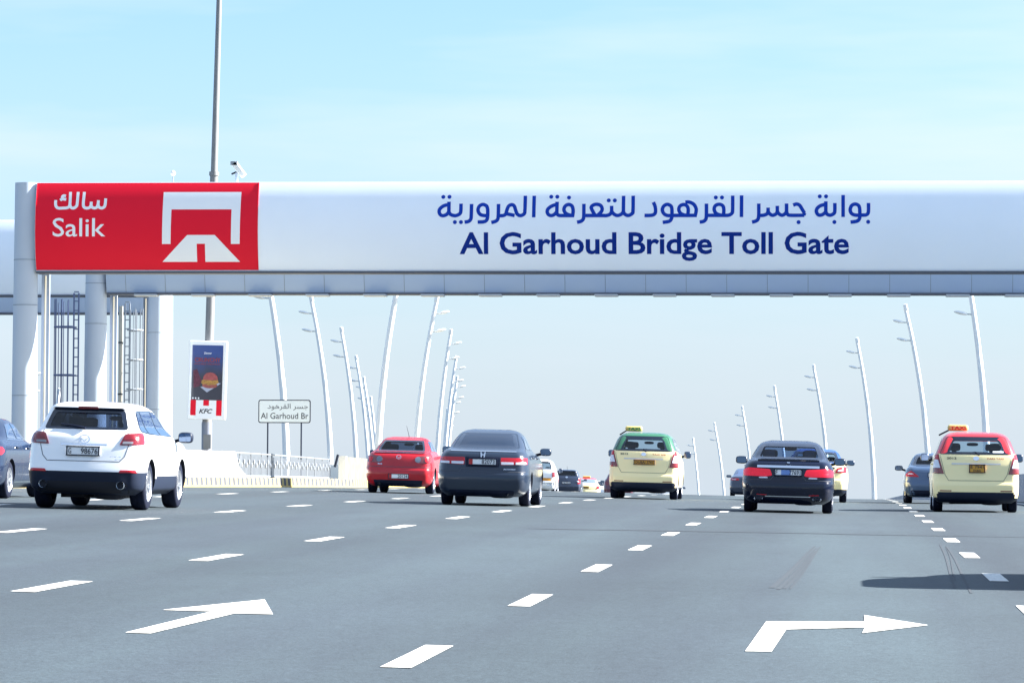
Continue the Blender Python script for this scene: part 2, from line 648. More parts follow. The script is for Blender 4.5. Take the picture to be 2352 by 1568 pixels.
M_KY = mat('kerb_yellow', (0.42, 0.31, 0.10), 0.7, noise=0.15, nscale=5)
M_KG = mat('kerb_grey', (0.045, 0.053, 0.07), 0.8, noise=0.15, nscale=5)
M_CONC = mat('pale_concrete', (0.66, 0.63, 0.55), 0.85, noise=0.10, nscale=2.5, bump=0.1)
kp = along(KERB, 0.24)
vs, fs, mi = [], [], []
for (x, y) in kp:
    z = zr(x, y)
    for (dx, dz) in ((0.0, -0.05), (0.0, 0.05), (-0.012, 0.05), (-0.03, 0.25), (-0.06, 0.27), (-0.26, 0.27)):
        vs.append((x + dx, y, z + dz))
for j in range(len(kp) - 1):
    for i in range(5):
        a = j * 6 + i
        fs.append((a, a + 1, a + 7, a + 6))
        mi.append(0 if i < 2 else (0 if j % 2 == 0 else 1) if i < 4 else 0)
me = bpy.data.meshes.new('kerb')
me.from_pydata(vs, [], fs)
me.materials.append(M_KY)
me.materials.append(M_KG)
me.polygons.foreach_set('material_index', mi)
tag(link('kerb', me, None, smooth=False), kind='structure')
mb = MB()
kp = along(KERB, 3)
vs, fs = [], []
for (x, y) in kp:
    z = zr(x, y)
    vs += [(x - .24, y, z + .262), (x - 9, y, z + .34)]
for j in range(len(kp) - 1):
    fs.append((2 * j, 2 * j + 1, 2 * j + 3, 2 * j + 2))
mb.add(vs, fs)
tag(mb.build('median_pavement', mat('median_paving', (0.36, 0.32, 0.22), 0.9, noise=0.15, nscale=1.2)), kind='structure')

M_WCONC = mat('white_concrete', (0.80, 0.78, 0.72), 0.8, noise=0.06, nscale=1.5, bump=0.05)


def wall_along(path, prof, name, m, slant_end=0.0):
    """a wall of cross-section prof (dx, dz) along path of (x, y)"""
    vs, fs = [], []
    n = len(prof)
    for k, (x, y) in enumerate(path):
        z = zr(x, y)
        for (dx, dz) in prof:
            yy = y + (slant_end * (1 - dz / prof[2][1]) if k == len(path) - 1 else 0)
            vs.append((x + dx, yy, z + dz))
    for j in range(len(path) - 1):
        for i in range(n):
            a, b = j * n + i, j * n + (i + 1) % n
            fs.append((a, b, b + n, a + n))
    fs.append(tuple(range(n)))
    fs.append(tuple((len(path) - 1) * n + k for k in range(n)))
    return MB().add(vs, fs).build(name, m)


JERSEY = [(0.32, 0.26), (0.30, 0.34), (0.14, 0.52), (0.09, 0.98), (-0.09, 0.98), (-0.14, 0.52), (-0.30, 0.34), (-0.32, 0.26)]
o = wall_along([(-19.6, 70), (-19.4, 85), (-18.8, 97), (-17.55, 111.5)], [(a, b * 1.0) for a, b in JERSEY], 'concrete_barrier', M_WCONC, 0.5)
tag(o, 'white concrete barrier on the median between the white SUV and the metal railing', 'barrier')
# tan concrete parapet that begins where the bridge does
path = [(-19.35 + xc(y), y) for y in range(150, 330, 6)]
o = wall_along(path, [(0.12, 0.0), (0.10, 1.1), (-0.12, 1.1), (-0.14, 0.0)], 'concrete_parapet', mat('tan_concrete', (0.115, 0.112, 0.098), 0.9, noise=0.22, nscale=3.0))
tag(o, 'tan concrete bridge parapet beside the red sedan, left of the lanes', 'parapet')
z = zr(-19.35, 149.6)
MB().box((-19.36, 149.7, z + .56), (0.30, 0.14, 1.14)).build('end_post', M_WCONC, o)
MB().tube([(-19.62, 149.4, z + .70), (-19.50, 149.4, z + 1.18)], .05, 8).build('marker_post', M_CLAD, o)
# right parapet
path = [(6.1 + xc(y), y) for y in range(-20, 520, 6)]
o = wall_along(path, [(0.22, 0), (0.12, 0.95), (-0.12, 0.95), (-0.22, 0)], 'bridge_parapet', mat('grey_concrete', (0.34, 0.35, 0.38), 0.85, noise=0.12, nscale=2.0))
tag(o, 'low grey concrete parapet along the right edge of the road', 'parapet')

# metal railing between barrier and parapet
M_RAILM = mat('railing_metal', (0.17, 0.19, 0.22), 0.5, metal=0.2)
rl = empty('metal_railing', (-18.3, 113, zr(-18.3, 113)))
tag(rl, 'ornate grey metal railing on the median under the bridge name sign', 'railing')
A, B = (-18.2, 114.5), (-19.9, 150.0)
inv = Vector(rl.location)


def rp(t, h):
    x, y = A[0] + (B[0] - A[0]) * t, A[1] + (B[1] - A[1]) * t
    return Vector((x, y, zr(x, y) + h)) - inv


mb = MB()
mb.tube([rp(t / 8, .27) for t in range(9)], .04, 6)
mb.tube([rp(t / 8, 0.98) for t in range(9)], .028, 6)
mb.build('rail', M_RAILM, rl)
for k in range(12):
    MB().tube([rp(k / 11, .26), rp(k / 11, 1.02)], .03, 6).build('post', M_RAILM, rl)
for k in range(96):
    t = (k + .5) / 96
    mb = MB().tube([rp(t, .28), rp(t, .9)], .012, 4)
    if k % 2:
        mb.ellipsoid(rp(t, .62 + .1 * ((k // 2) % 2)), (.05, .09, .09), nu=6, nv=4)
    mb.build('baluster', M_RAILM, rl)

# ------------------------------------------------------------------ toll gantries
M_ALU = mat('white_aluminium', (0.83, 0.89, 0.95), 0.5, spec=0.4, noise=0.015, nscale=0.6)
M_COLP = mat('column_paint', (0.44, 0.50, 0.58), 0.5, spec=0.3, noise=0.03, nscale=1.0)
M_SIGNRED = mat('sign_red', (0.74, 0.008, 0.030), 0.5, spec=0.15)
M_SIGNWHITE = mat('sign_white', (0.82, 0.84, 0.86), 0.4)
M_BLUETXT = mat('royal_blue_vinyl', (0.007, 0.045, 0.38), 0.6, spec=0.1)
M_NAVYTXT = mat('navy_vinyl', (0.004, 0.026, 0.22), 0.6, spec=0.1)
M_SOFFIT = mat('soffit_grey', (0.20, 0.235, 0.28), 0.5)
M_FLANGE = mat('flange_dark', (0.075, 0.085, 0.11), 0.6)
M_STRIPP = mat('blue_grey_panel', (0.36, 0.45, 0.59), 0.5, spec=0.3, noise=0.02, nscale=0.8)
FH = 2.65
FARC = radians(22)
FR = FH / 2 / sin(FARC)


def fascia_y(h):
    """how far the curved front stands out at height h of the fascia (0 to FH)"""
    return -(sqrt(max(0, FR * FR - (h - FH / 2) ** 2)) - FR * cos(FARC))


def gantry(name, label, x0, x1, y, z0, cols, seams=0, fm=None):
    """a toll gantry with its base at column cols[0]; returns root"""
    cx = cols[0]
    root = empty(name, (cx, y, zr(cx, y)))
    tag(root, label, 'toll gantry', 'toll gantries over the road')
    o3 = Vector(root.location)
    ns = 60
    prof = [(fascia_y(FH * k / ns), FH * k / ns) for k in range(ns + 1)]
    back = [(0.5 - fascia_y(FH * (ns - k) / ns) * 0.9, FH * (ns - k) / ns) for k in range(ns + 1)]
    ring = prof + back
    mb = MB()
    n = len(ring)
    cuts = [x0, x1]
    vs = []
    for x in cuts:
        vs += [(x - o3.x, yy, z0 + zz - o3.z) for yy, zz in ring]
    fs = [(i, (i + 1) % n, n + (i + 1) % n, n + i) for i in range(n)] + [tuple(range(n)), tuple(range(2 * n - 1, n - 1, -1))]
    mb.add(vs, fs)
    fas = mb.build('fascia', fm or M_ALU, root, angle=40)
    # dark flange and soffit box under it
    L = x1 - x0
    MB().box(((x0 + x1) / 2 - o3.x, 0.25, z0 - o3.z - .035), (L - .02, 0.60, 0.066)).build('flange', M_FLANGE, root, smooth=False)
    for c in cols:
        zb = zr(c, y) - o3.z
        zt = z0 + FH - o3.z
        r0, r1 = 0.385, 0.345
        mb = MB()
        mb.tube([(c - o3.x, 0.22, zb - .3), (c - o3.x, 0.22, zb + .3), (c - o3.x, 0.22, zb + 4.0), (c - o3.x, 0.22, zt)], [r0, r0, .37, r1], 28)
        oc = mb.build('column', M_COLP, root)
        sg = 1 if c < (x0 + x1) / 2 else -1
        for hz in (2.5, 5.2, 6.55):
            MB().tube([(c - o3.x, 0.22, zb + hz), (c - o3.x, 0.22, zb + hz + .02)], .39 - .004 * hz, 28).build('weld_ring', M_SOFFIT, oc)
        m3 = MB().box((c - o3.x + sg * .50, .78, (zb + z0 - o3.z) / 2), (.24, .10, z0 - o3.z - zb - .07))
        m3.build('rear_post', mat('post_grey', (.26, .31, .40), .6, spec=.2), root, smooth=False)
        m4 = MB().tube([(c - o3.x + sg * .52, .60, zb), (c - o3.x + sg * .52, .60, z0 - o3.z - .10)], .028, 8)
        m4.build('conduit', mat('conduit_cream', (.30, .28, .22), .5), root)
        MB().box((c - o3.x, .22, zb + .03), (1.1, 1.1, .1)).build('base_plate', M_SOFFIT, root, smooth=False)
    return root, fas, o3


GY = 115.0
GZ = 8.50
g1, f1, og = gantry('toll_gantry', 'front white toll gantry carrying the red emblem sign and blue bilingual lettering', -24.12, 11.6, GY, GZ, [-24.48, 11.95])


def gmap(off):
    """(world x, height on fascia) -> local point standing off the curved front"""
    def f(x, h):
        yy = fascia_y(h)
        nz = (h - FH / 2) / FR
        ny = -sqrt(max(0, 1 - nz * nz))
        return Vector((x - og.x, yy + ny * off, GZ + h + nz * off - og.z))
    return f


# pixel columns of the photo turned into metres along the fascia plane
PX = lambda u: -24.12 + (u - 81.0 + 44.0 * (u - 85.0) / 2267.0 * (1 - (u - 85.0) / 2267.0)) * (29.24 / 2267.0)       # display column -> world x at the gantry
HZ = lambda v: (622.5 + (PX_SKEW(v)) - v) * (FH / 205.5)


def PX_SKEW(v):
    return -1.0


# red panel
mb = MB()
nxp, nzp = 2, 60
x0, x1 = PX(82.5), PX(592)
vs, fs = [], []
f0 = gmap(0.004)
for j in range(nzp + 1):
    for x in (x0, x1):
        vs.append(f0(x, 0.03 + (FH - .05) * j / nzp))
for j in range(nzp):
    fs.append((2 * j, 2 * j + 1, 2 * j + 3, 2 * j + 2))
mb.add(vs, fs)
redp = mb.build('sign_panel', M_SIGNRED, f1)
rim = MB()
for x in (x0, x1):
    rim.tube([gmap(0.006)(x, 0.03 + (FH - .05) * j / 20) for j in range(21)], .012, 5)
rim.build('panel_edge', M_SIGNRED, f1)


def sign_poly(name, polys, m, off=0.0065):
    mb2 = MB()
    fm = gmap(off)
    me = bpy.data.meshes.new(name)
    bm = bmesh.new()
    for poly in polys:
        vv = [bm.verts.new((PX(u), HZ(v), 0)) for u, v in poly]
        bm.faces.new(vv)
    bmesh.ops.triangulate(bm, faces=bm.faces)
    for k in range(1, 40):
        bmesh.ops.bisect_plane(bm, geom=bm.verts[:] + bm.edges[:] + bm.faces[:], plane_co=(0, FH * k / 40, 0), plane_no=(0, 1, 0))
    for q in bm.verts:
        q.co = fm(q.co.x, q.co.y)
    bm.to_mesh(me)
    bm.free()
    return link(name, me, m, f1, smooth=False)


def brush(name, ox, oy, k, width, strokes, dots, m, off=.004):
    """hand-drawn letters: strokes of constant width along smooth lines, and round dots; coordinates as measured on the sign"""
    vs, fs = [], []

    def put(x, y, o):
        return gmap(o)(PX((ox + x / k) / 1.6327), HZ((oy + y / k) / 1.6327))
    for si, pts in enumerate(strokes):
        o = off + .0005 * (si % 7)
        P = [Vector(p) for p in pts]
        Q = []
        if len(P) == 2:
            Q = [P[0].lerp(P[1], t / 10) for t in range(11)]
        else:
            for i in range(len(P) - 1):
                a, b, c, d = P[max(i - 1, 0)], P[i], P[i + 1], P[min(i + 2, len(P) - 1)]
                for q in range(6):
                    t = q / 6
                    Q.append(.5 * ((2 * b) + (c - a) * t + (2 * a - 5 * b + 4 * c - d) * t * t + (-a + 3 * b - 3 * c + d) * t ** 3))
            Q.append(P[-1])
        b0 = len(vs)
        for i, q in enumerate(Q):
            t = (Q[min(i + 1, len(Q) - 1)] - Q[max(i - 1, 0)]).normalized()
            n = Vector((-t.y, t.x)) * width / 2
            vs += [put(*(q + n), o), put(*(q - n), o)]
        fs += [(b0 + 2 * i, b0 + 2 * i + 1, b0 + 2 * i + 3, b0 + 2 * i + 2) for i in range(len(Q) - 1)]
    for (x, y) in dots:
        b0 = len(vs)
        vs += [put(x + .57 * width * cos(2 * pi * q / 16), y + .57 * width * sin(2 * pi * q / 16), off) for q in range(16)]
        fs.append(tuple(range(b0, b0 + 16)))
    me = bpy.data.meshes.new(name)
    me.from_pydata(vs, [], fs)
    return link(name, me, m, f1, smooth=False)


sign_poly('gate_emblem', [[(374.5, 440), (553, 440), (551, 560), (531, 560), (532, 480.5), (394, 480.5), (392.5, 560), (373, 560)],
                          [(373, 600.5), (431, 539.5), (494, 539.5), (551, 600.5), (471.5, 600.5), (471.5, 559.5), (452.5, 559.5), (452.5, 600.5)]], M_SIGNWHITE)
text_on('lettering', 'Salik', (PX(122), HZ(543), PX(243), HZ(500)), gmap(.0075), M_SIGNWHITE, f1, bold=.004, cuts=10)
brush('lettering', 180, 700, 7.842, 84, [
    [(1685, 330), (1680, 500), (1650, 590), (1570, 620), (1490, 580), (1470, 500)], [(1475, 385), (1470, 510)],
    [(1470, 500), (1440, 590), (1370, 620), (1290, 590), (1265, 520)], [(1268, 430), (1265, 530)],
    [(1262, 530), (1230, 600), (1140, 622), (1060, 590), (1035, 500), (1040, 320), (1048, 135)],
    [(865, 135), (855, 480), (830, 570), (750, 622), (670, 590), (640, 500)],
    [(640, 135), (640, 500), (590, 600), (440, 620), (310, 620), (240, 570), (218, 480), (220, 380)],
    [(510, 258), (440, 248), (408, 285), (425, 325)], [(350, 385), (400, 350), (525, 358)]], [], M_SIGNWHITE, .0075)
text_on('lettering', 'Al Garhoud Bridge Toll Gate', (PX(1055), HZ(599), PX(1947), HZ(533.5)), gmap(.004), M_NAVYTXT, f1, bold=.022, cuts=12)
W_ = 92
brush('lettering', 2940, 710, 6.918, W_, [
    [(2153, 375), (2153, 560), (2140, 640), (2090, 682), (1990, 688), (1900, 690)],
    [(1928, 600), (1922, 500), (1890, 435), (1810, 403), (1720, 440), (1680, 545), (1710, 640), (1800, 685), (1928, 692)],
    [(1928, 560), (1930, 700), (1915, 790), (1850, 845), (1690, 868)], [(1497, 165), (1497, 735)],
    [(1283, 375), (1283, 560), (1265, 640), (1170, 690), (1080, 660), (1050, 590)], [(1050, 330), (1050, 600)],
    [(1045, 412), (920, 440), (830, 510), (805, 590), (840, 665), (900, 690), (980, 665), (1045, 610)],
    [(205, 430), (290, 400), (370, 430), (430, 520), (500, 640)], [(505, 630), (480, 690)],
    [(495, 690), (130, 690), (60, 660), (35, 590)], [(35, 385), (35, 610)]],
    [(2145, 862), (1272, 865), (893, 200), (1055, 200), (347, 868)], M_BLUETXT)
brush('lettering', 2600, 710, 6.918, W_, [
    [(2387, 590), (2350, 650), (2270, 690), (2190, 650), (2150, 590)], [(2147, 445), (2150, 610)],
    [(2147, 590), (2120, 650), (2030, 690), (1950, 650), (1912, 590)], [(1910, 490), (1912, 610)],
    [(1908, 590), (1880, 655), (1780, 690), (1680, 690)], [(1668, 385), (1668, 690), (1650, 790), (1590, 840), (1495, 865)],
    [(1222, 170), (1222, 735)], [(992, 175), (992, 560), (970, 640), (890, 686), (760, 690)], [(770, 690), (320, 690)],
    [(757, 690), (765, 540), (735, 440), (640, 403), (545, 440), (515, 530), (550, 620), (630, 670), (740, 692)],
    [(315, 385), (315, 690), (300, 790), (240, 845), (142, 862)]], [(555, 225), (715, 225)], M_BLUETXT)
brush('lettering', 2300, 710, 6.918, W_, [
    [(1842, 345), (1950, 345), (2060, 400), (2120, 500), (2125, 580), (2100, 700)], [(2142, 690), (1490, 690)],
    [(1910, 690), (1920, 530), (1880, 440), (1800, 408), (1710, 445), (1675, 530), (1710, 620), (1790, 672), (1910, 692)],
    [(1500, 600), (1495, 510), (1465, 440), (1375, 403), (1285, 450), (1250, 545), (1290, 640), (1375, 690), (1500, 695)],
    [(1500, 560), (1500, 700), (1480, 790), (1420, 845), (1262, 868)],
    [(1015, 345), (1060, 450), (1075, 560), (1060, 640), (980, 685), (790, 690)],
    [(492, 175), (492, 560), (470, 640), (370, 690), (280, 655), (243, 590)], [(243, 175), (243, 610)]], [], M_BLUETXT)
brush('lettering', 2030, 710, 6.918, W_, [
    [(2110, 590), (2060, 655), (1960, 690), (1870, 655), (1812, 590)], [(1805, 438), (1808, 610)],
    [(1805, 590), (1770, 655), (1680, 690), (1590, 690)], [(1600, 690), (1080, 690)],
    [(1385, 690), (1330, 600), (1277, 480), (1330, 420), (1420, 398), (1520, 430), (1562, 520), (1530, 605), (1450, 680)],
    [(1087, 385), (1087, 690), (1070, 790), (1010, 840), (915, 862)],
    [(798, 700), (812, 560), (780, 445), (695, 403), (610, 440), (572, 530), (610, 620), (690, 668), (795, 690)],
    [(840, 690), (600, 690), (450, 686), (400, 650), (388, 590)], [(393, 330), (388, 610)],
    [(388, 400), (270, 435), (165, 510), (140, 590), (170, 660), (240, 690), (320, 665), (382, 600)]],
    [(1728, 297), (1885, 297), (698, 220), (238, 198), (395, 198)], M_BLUETXT)
brush('lettering', 1820, 710, 6.918, W_, [
    [(1250, 170), (1245, 735)], [(1020, 170), (1015, 560), (990, 650), (900, 690), (820, 650), (780, 560), (740, 445), (675, 405), (590, 445), (545, 560), (520, 650), (450, 688), (330, 690)],
    [(535, 640), (752, 688)], [(330, 385), (328, 690), (310, 790), (250, 840), (150, 868)]], [], M_BLUETXT)
brush('lettering', 1620, 710, 6.918, W_, [
    [(1437, 600), (1432, 510), (1400, 435), (1310, 398), (1220, 440), (1185, 540), (1225, 640), (1310, 682), (1437, 690)],
    [(1437, 560), (1437, 690), (1420, 790), (1350, 845), (1180, 855)], [(1015, 385), (1012, 680), (1000, 780), (940, 840), (840, 855)],
    [(742, 375), (740, 560), (715, 640), (620, 686), (540, 682), (470, 650), (430, 590)], [(430, 325), (430, 610)],
    [(428, 402), (300, 430), (200, 510), (180, 590), (215, 665), (280, 690), (370, 660), (425, 600)]],
    [(590, 857), (748, 857), (278, 197), (438, 195)], M_BLUETXT)

# cctv camera and antenna standing on the gantry
M_CCTV = mat('cctv_housing', (0.72, 0.73, 0.70), 0.4)
zt = GZ + FH
cc = empty('cctv_camera', (PX(537), GY + .3, zt - .02))
tag(cc, 'white security camera on a short post on top of the gantry', 'camera')
MB().tube([(0, 0, -.05), (0, 0, .32)], .05, 10).build('post', M_COLP, cc)
mb = MB()
rt = Matrix.Rotation(radians(-52), 3, 'Y')
mb.box((.06, 0, .42), (.52, .2, .17), Matrix.Rotation(radians(52), 3, 'Y'))
bevel(mb.build('housing', M_CCTV, cc, smooth=False), .03)
MB().box((-.08, -.02, .60), (.20, .16, .11)).build('sun_hood', mat('grey_plastic', (.22, .25, .29), .5), cc, smooth=False)
MB().tube([(-.16, 0, .28), (-.02, 0, .34), (0, 0, .3)], .028, 6).build('bracket', M_CLAD, cc)
an = empty('antenna', (PX(390), GY + .3, zt - .02))
tag(an, 'small round sensor on a thin stalk on top of the red sign', 'sensor')
MB().tube([(0, 0, -.05), (0, 0, .26)], .018, 8).build('stalk', M_SOFFIT, an)
MB().ellipsoid((0, 0, .31), (.075, .075, .085), nu=12, nv=8).build('dome', M_CCTV, an)

# second gantry behind: only its lower part shows under the first
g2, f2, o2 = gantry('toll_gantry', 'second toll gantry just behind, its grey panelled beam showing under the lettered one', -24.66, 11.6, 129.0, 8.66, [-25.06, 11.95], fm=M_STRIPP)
mb = MB()
for k in range(27):
    x = -24.0 + 1.335 * k
    mb.add([Vector((x - o2.x + dx, fascia_y(h) - .006, 8.66 + h - o2.z)) for h in (0.01, .15, .3, .5, .8, 1.2) for dx in (-.008, .008)], [(2 * i, 2 * i + 1, 2 * i + 3, 2 * i + 2) for i in range(5)])
mb.build('panel_joint', M_SOFFIT, f2, smooth=False)
k = 0
x = -23.3
while x < 11:
    b = MB().box((x - o2.x, -.1, 8.66 - o2.z - .10), (.78, .5, .07))
    bevel(b.build('antenna_housing', mat('antenna_grey', (.42, .44, .46), .5), g2, smooth=False), .03, 2)
    x += 1.92
# gantries of the opposite carriageway
g3, f3, o3_ = gantry('toll_gantry', 'third toll gantry, over the opposite carriageway, cut by the left edge of the photo', -46.0, -24.6, 136.0, 8.98, [-24.2, -46.4], fm=M_ALU)
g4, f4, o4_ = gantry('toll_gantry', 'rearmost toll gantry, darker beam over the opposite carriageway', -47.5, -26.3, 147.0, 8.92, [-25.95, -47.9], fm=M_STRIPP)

# caged ladders
M_LADD = mat('ladder_dark', (0.08, 0.11, 0.22), 0.6)
M_LADL = mat('ladder_light', (0.24, 0.27, 0.31), 0.5)


def ladder(x, y, label, m, rail_x, side, hoop_w, pipe=False, z0=.27, dz=1.6):
    z = zr(x, y)
    r = empty('caged_ladder', (x, y, z))
    tag(r, label, 'ladder', 'caged ladders on gantry columns')
    for dx in (0, .16):
        MB().box((rail_x + dx, 0, 3.1), (.045, .05, 6.2)).build('rail', m, r, smooth=False)
    for k in range(20):
        MB().box((rail_x + .08, 0, .35 + .31 * k), (.16, .035, .035)).build('rung', m, r, smooth=False)
    for k in range(int(6.1 / dz) + 1):
        zz = z0 + dz * k
        pts = [(rail_x + .08 + side * (.05 + hoop_w * sin(pi * t / 10) ** .6), -.35 + .7 * t / 10, zz) for t in range(11)]
        MB().tube(pts, .030, 6).build('hoop', m, r)
    for q in (.12, .3, .45, .6, .8, .93):
        xx = rail_x + .08 + side * (.05 + hoop_w * sin(pi * q) ** .6)
        MB().box((xx, -.35 + .7 * q, 3.2), (.024, .024, 5.6)).build('cage_bar', m, r, smooth=False)
    # outer bars that fill the width of the cage
    for q in (.25, .45, .7):
        MB().box((rail_x + .08 + side * (.05 + hoop_w * q), -.33, 3.2 - .2 * q), (.024, .024, 5.6)).build('cage_bar', m, r, smooth=False)
    if pipe:
        mb = MB().tube([(rail_x - .16, 0.05, 0), (rail_x - .16, .05, 6.1)], .075, 12)
        pp = mb.build('cable_pipe', mat('cream_pipe', (.40, .39, .34), .5), r)
        mb = MB()
        for zz in (1.2, 3.0, 4.8):
            mb.tube([(rail_x - .16, 0.05, zz), (rail_x - .16, .05, zz + .05)], .09, 12)
        mb.build('pipe_clamp', M_CLAD, pp)
    return r


ladder(-25.06, 128.4, 'dark caged ladder fixed to the left side of the middle gantry column', M_LADD, -.58, -1, .68)
ladder(-24.2, 135.2, 'pale caged ladder with a cream pipe beside the third gantry column', M_LADL, -.98, 1, .50, True, .10, 1.03)

# ------------------------------------------------------------------ lamp posts of the bridge
M_LAMPW = mat('lamp_white', (0.78, 0.79, 0.78), 0.4)
M_LAMPG = mat('lamp_grey', (0.40, 0.42, 0.44), 0.5)


def bridge_lamp(base, top, label, group, side, r0=.20, r1=.12, plinth=False):
    """bowed post with two blade lamps on the road side and a cap; base and top are (x, y, z)"""
    bx, by, bz = base
    root = empty('bridge_lamp', base)
    tag(root, label, 'street lamp', group)
    dx, dz = top[0] - bx, top[2] - bz
    n = 14
    P = lambda t: Vector((dx * (0.12 * t + 0.88 * t ** 2.1), 0, dz * t))
    pts = [P(k / n) for k in range(n + 1)]
    MB().tube(pts, [r0 + (r1 - r0) * (k / n) for k in range(n + 1)], 12).build('post', M_LAMPW, root)
    tt = (P(1) - P(.95)).normalized()
    ang = math.atan2(tt.x, tt.z)
    mb = MB().box(P(1) + Vector((0, 0, .12)), (.26, .30, .42), Matrix.Rotation(ang, 3, 'Y'))
    bevel(mb.build('cap', M_LAMPW, root, smooth=False), .06)
    for h in (.85, 2.0):
        t = 1 - h / dz
        p = P(t)
        e = p + Vector((side * .40, 0, .02))
        a = MB().tube([p, e], .035, 6).build('arm', M_LAMPG, root)
        mb = MB()
        c = p + Vector((side * .66, 0, .08))
        mb.ellipsoid((0, 0, 0), (.37, .20, .09), p=2.0, nu=14, nv=6)
        mb.v = [tuple(Matrix.Rotation(radians(-13 * side), 3, 'Y') @ Vector(v) + c) for v in mb.v]
        hd = mb.build('lamp_head', M_LAMPW, root)
    if plinth:
        b = MB().box((0, 0, .9), (1.1, 1.1, 1.9)).build('plinth', M_WCONC, root, smooth=False)
    return root


GR_C = 'curved lamp posts along the right edge of the bridge'
GR_B = 'curved lamp posts along the left edge of our carriageway'
GR_A = 'curved lamp posts along the near edge of the opposite carriageway'
GR_D = 'curved lamp posts along the far left edge of the bridge'
ORD = ['nearest', 'second nearest', 'third nearest', 'fourth nearest', 'fifth nearest', 'sixth nearest', 'seventh nearest', 'farthest']
CB = [(7.1, 200, 6.05, 13.6), (5.2, 250, 3.65, 14.50), (2.05, 300, .71, 14.64), (-1.6, 350, -3.03, 14.52), (-6.1, 400, -7.44, 14.31), (-10.7, 450, -12.05, 13.63), (-15.4, 500, -16.93, 12.93), (-20.5, 550, -21.61, 11.95)]
CLAB = ['white lamp post rising behind the red roofed taxi van, top hidden by the gantry', 'white curved lamp post rising behind the steel blue car',
        'white curved lamp post standing free left of the steel blue car, foot in view', 'white curved lamp post rising behind the blue roofed cream taxi',
        'white curved lamp post rising behind the roof of the black sedan', 'white curved lamp post just left of the black sedan, behind its mirror',
        'white curved lamp post just left of the dark navy far car, foot in view', 'smallest lamp post, first to the right of the green roofed taxi van']
for i, (bx, y, tx, tz) in enumerate(CB):
    bridge_lamp((bx, y, zr(bx, y) - .2), (tx, y, tz), CLAB[i], GR_C, -1)
BB = [(-24.1, 200, -22.75, 14.6), (-27.7, 250, -26.32, 15.04), (-31.6, 300, -30.49, 15.27), (-36.2, 350, -35.08, 15.24), (-41.1, 400, -39.95, 15.22), (-46.4, 450, -45.4, 15.0), (-52.0, 500, -51.2, 14.6)]
BLAB = ['nearest lamp post curving right, behind the red sedan, top hidden by the gantry', 'white lamp post curving right behind the middle of the red sedan',
        'thinner lamp post curving right behind the right part of the red sedan', 'fourth lamp post in the row that curves right, close behind the third',
        'fifth lamp post in the row that curves right', 'sixth lamp post in the row that curves right', 'last lamp post in the row that curves right, next to the slate sedan']
for i, (bx, y, tx, tz) in enumerate(BB):
    bridge_lamp((bx, y, zr(bx, y)), (tx, y, tz), BLAB[i], GR_B, 1)
AA = [(-28.75, 200, -30.03, 14.4), (-33.06, 250, -34.44, 15.04), (-37.65, 300, -38.97, 15.42), (-42.8, 350, -44.10, 15.26), (-48.3, 400, -49.58, 15.11), (-53.9, 450, -54.95, 14.62)]
ALAB = ['white lamp post curving left, standing behind the bridge name sign', 'white lamp post curving left on a white plinth, right of the bridge name sign',
        'third lamp post curving left, rising behind the tan parapet', 'fourth lamp post curving left, its top beside the third post',
        'fifth lamp post curving left', 'smallest lamp post curving left, left of the one beside the red sedan']
for i, (bx, y, tx, tz) in enumerate(AA):
    bridge_lamp((bx, y, zr(bx, y)), (tx, y, tz), ALAB[i], GR_A, -1, plinth=(i in (1,)))
for (bx, y, tx, tz, lb) in ((-54.5, 255, -53.9, 11.2, 'white lamp post at the left edge of the photo, only its head in view'), (-57.5, 280, -56.95, 10.0, 'white lamp post seen between the left gantry column and the ladder')):
    bridge_lamp((bx, y, zr(bx, y)), (tx, y, tz), lb, GR_D, 1)

# ------------------------------------------------------------------ tall lamp post with poster box
M_GALV = mat('galvanised', (0.19, 0.195, 0.20), 0.6, spec=0.3, noise=0.06, nscale=2)
px, py = -24.7, 150.0
pz = zr(px, py)
lp = empty('lamp_post', (px, py, pz))
tag(lp, 'tall grey tapered lamp post behind the gantry, running out of the top of the photo', 'street lamp')
MB().tube([(0, 0, -.2), (0, 0, 2.3)], .20, 16).build('base_section', mat('galvanised_dark', (.17, .19, .24), .5, noise=.1, nscale=3), lp)
MB().tube([(0, 0, 2.3), (.10, 0, 7), (.20, 0, 11.9)], [.175, .165, .155], 16).build('shaft', M_GALV, lp)
MB().tube([(.195, 0, 11.85), (.20, 0, 12.0)], .19, 16).build('collar', M_GALV, lp)
MB().tube([(.20, 0, 12.0), (.45, 0, 24.0)], [.130, .085], 16).build('upper_shaft', M_GALV, lp)
MB().box((.05, -.2, 1.55), (.30, .06, .55)).build('service_door', M_GALV, lp, smooth=False)
MB().ellipsoid((1.0, 0, 24.1), (.7, .2, .1)).build('lamp_head', M_LAMPG, lp)
kx, ky, kz = -24.66, 149.62, pz + 2.40
kf = empty('poster_box', (kx, ky, kz))
tag(kf, 'white framed poster box with a burger advert fixed to the tall lamp post', 'advertisement')
W, Hh = 1.47, 3.03
rz = Matrix.Rotation(radians(-1.2), 3, 'Y')
kf.rotation_euler = (0, radians(-1.2) * -1, 0)
b = MB().box((0, .09, Hh / 2), (W, .22, Hh)).build('frame', M_WHITEP, kf, smooth=False)
bevel(b, .03)
kmap = lambda off: (lambda u, v: Vector(((u - .5) * W, -.02 - off, v * Hh)))


def kpoly(name, pts, m, off):
    mb = MB()
    tri = tessellate_polygon([[Vector((a, b, 0)) for a, b in pts]])
    mb.add([kmap(off)(a, b) for a, b in pts], [tuple(t) for t in tri])
    return mb.build(name, m, kf, smooth=False)


